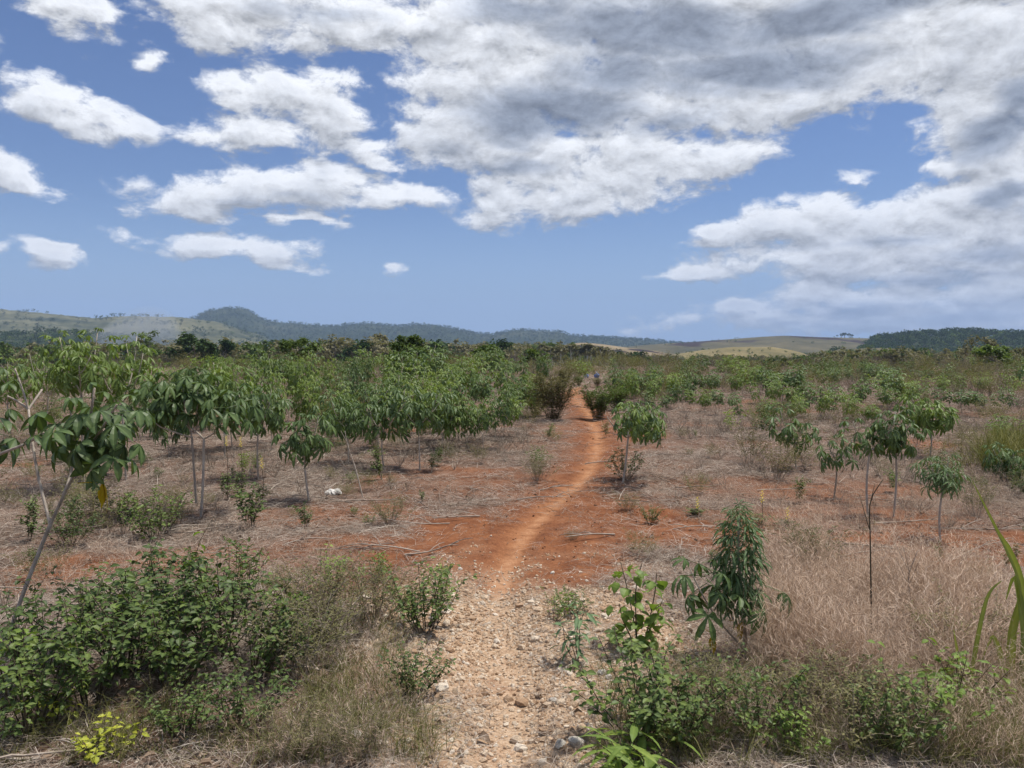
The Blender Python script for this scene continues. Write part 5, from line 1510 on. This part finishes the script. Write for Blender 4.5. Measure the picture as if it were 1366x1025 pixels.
forest('hillside_trees', left, 3500, 'dark tree patches on the pale hills', .9, lambda P: sstep(fbm(P[:, 0] / 130, P[:, 1] / 60, 3, 77), .44, .54))
forest('rise_forest', midl, 1800, 'wood covering the low rise below the pale hills', .75)
forest('hill_wood', wood, 4200, 'dark wood covering the hill past the grassland', .95)
forest('slope_scrub', oliv, 900, 'scattered scrub trees on the olive slope', .42, lambda P: .15 + .7 * sstep(fbm(P[:, 0] / 40, P[:, 1] / 40, 3, 79), .48, .6), (1, 2, 2))
forest('grassland_scrub', rgt, 700, 'thin scrub in the folds of the grassland hills', .5, lambda P: .85 * sstep(fbm(P[:, 0] / 90, P[:, 1] / 60, 3, 83), .55, .66), (1, 2, 2))
forest('golden_hill_scrub', gold, 420, 'low scrub dotting the foot of the golden hill', .26, lambda P: sstep(-P[:, 2], -1.5, 6.0) * .9 + .05, (1, 2, 2))
# a clump of trees on the crest of the grassland
for (px, hpx) in ((1116, 3), (1121, 5), (1126, 6), (1131, 5), (1136, 4)):
    i = int(np.argmin(np.abs(np.degrees(np.arctan2(rgt[0][:, 23], rgt[1][:, 23])) - math.degrees(math.atan2((px - 683) / FPX, 1)))))
    b = np.array([rgt[0][i, 22], rgt[1][i, 22], rgt[2][i, 22]])
    h = hpx / FPX * b[1] * 1.15
    tree(b, tree_meshes(rs, h, h * .8, .55, 160, h * .2, M['crown_dark'], h * .07, 3, 7), 'small dark tree in the clump on the crest of the grassland hill', group='trees on the hill crest')

# ------------------------------------------------------------------ hut and blue bundles
b = ground_at(1263, 150); 
e = empty('field_hut', b, 'small thatched field hut among bushes before the olive slope', 'hut')
zb = height_to(1263, 506, b)
def boxm(name, sx, sy, z0, z1, mat):
    V = [(-sx, -sy, z0), (sx, -sy, z0), (sx, sy, z0), (-sx, sy, z0), (-sx, -sy, z1), (sx, -sy, z1), (sx, sy, z1), (-sx, sy, z1)]
    F = [(0, 3, 2, 1), (4, 5, 6, 7), (0, 1, 5, 4), (1, 2, 6, 5), (2, 3, 7, 6), (3, 0, 4, 7)]
    return build_mesh(name, V, [F], mat)
link('wall', boxm('hut_wall', .65, .55, 0, zb + .1, M['hut_wall']), e)
V = [(-.85, -.75, zb), (.85, -.75, zb), (.85, .75, zb), (-.85, .75, zb), (-.7, 0, zb + .75), (.7, 0, zb + .75), (-.85, -.75, zb - .06), (.85, -.75, zb - .06), (.85, .75, zb - .06), (-.85, .75, zb - .06)]
link('roof', build_mesh('hut_roof', V, [[(0, 1, 5, 4), (2, 3, 4, 5), (6, 7, 1, 0), (7, 8, 2, 1), (8, 9, 3, 2), (9, 6, 0, 3), (9, 8, 7, 6)], [(1, 2, 5), (3, 0, 4)]], M['thatch']), e)
for (px, lab) in ((782, 'blue covered bundle by the end of the path, on the bushy side'), (796, 'blue covered bundle by the end of the path, on the grassy side')):
    b = G(px, 505); s = 3.6 / FPX * b[1]
    e = empty('blue_bundle', b, lab, 'bundle')
    bm = bmesh.new(); bmesh.ops.create_icosphere(bm, subdivisions=3, radius=1)
    for v in bm.verts:
        p = np.array(v.co); f = float(fbm(np.array([p[0] * 1.6 + p[2] + px]), np.array([p[1] * 1.6 - p[2]]), 3, 8)[0])
        v.co = (p[0] * s * (.8 + .4 * f), p[1] * s * (.8 + .4 * f), s * (.9 + p[2] * (.8 + .3 * f)))
    me = bpy.data.meshes.new('bundle'); bm.to_mesh(me); bm.free(); me.materials.append(M['blue'])
    link('wrapping', me, e)
    V, F = tube([(0, 0, s * 1.8), (0, .01, s * 2.1), (.01, 0, s * 2.3)], [s * .25, s * .18, s * .4], 7); g = Geo(); g.add(V, F)
    link('knot', g.mesh('knot', M['lid']), e)

# ------------------------------------------------------------------ smoke drifting before the left hills
def smoke():
    m, N = new_mat('smoke')
    v = N.n('ShaderNodeVolumePrincipled', {'Color': (.78, .87, 1.0, 1), 'Density': .012, 'Anisotropy': .1})
    v.inputs['Density Attribute'].default_value = ''; v.inputs['Temperature Attribute'].default_value = ''
    o = N.n('ShaderNodeOutputMaterial'); N.t.links.new(v.outputs[0], o.inputs[1])
    d = 640.0
    p0 = ground_at(85, d); p1 = at(232, 437, d + 60)
    ax = p1 - p0; L = np.linalg.norm(ax); ax /= L
    sx = unit(np.cross(ax, [0, 1, 0])); sy = np.cross(ax, sx)
    bm = bmesh.new(); bmesh.ops.create_icosphere(bm, subdivisions=5, radius=1)
    for v in bm.verts:
        p = np.array(v.co)
        f = .62 + .8 * float(fbm(np.array([p[0] * 1.5 + p[2] * 1.1 + 3]), np.array([p[1] * 1.5 - p[2] * .8 + 7]), 4, 6)[0])
        t = .5 + .5 * p[2]
        v.co = Vector((p0 + p1) / 2 + ax * p[2] * L * .55 + (sx * p[0] * (7 + 22 * t) + sy * p[1] * (9 + 26 * t)) * f)
    if bm.calc_volume(signed=True) < 0: bmesh.ops.reverse_faces(bm, faces=bm.faces)
    me = bpy.data.meshes.new('smoke'); bm.to_mesh(me); bm.free(); me.materials.append(m)
    link('smoke', me, None, 'thin bluish smoke drifting up in front of the pale hills', 'smoke', kind='stuff')
smoke()

# ------------------------------------------------------------------ haze
m, N = new_mat('haze')
v = N.n('ShaderNodeVolumePrincipled', {'Color': (.50, .68, 1.0, 1), 'Density': .00016, 'Anisotropy': 0.0})
v.inputs['Density Attribute'].default_value = ''; v.inputs['Temperature Attribute'].default_value = ''
o = N.n('ShaderNodeOutputMaterial'); N.t.links.new(v.outputs[0], o.inputs[1])
hz = link('haze', boxm('haze', 7400, 7400, -40, 420, m), None, 'pale blue air haze over the land', 'haze', kind='stuff')
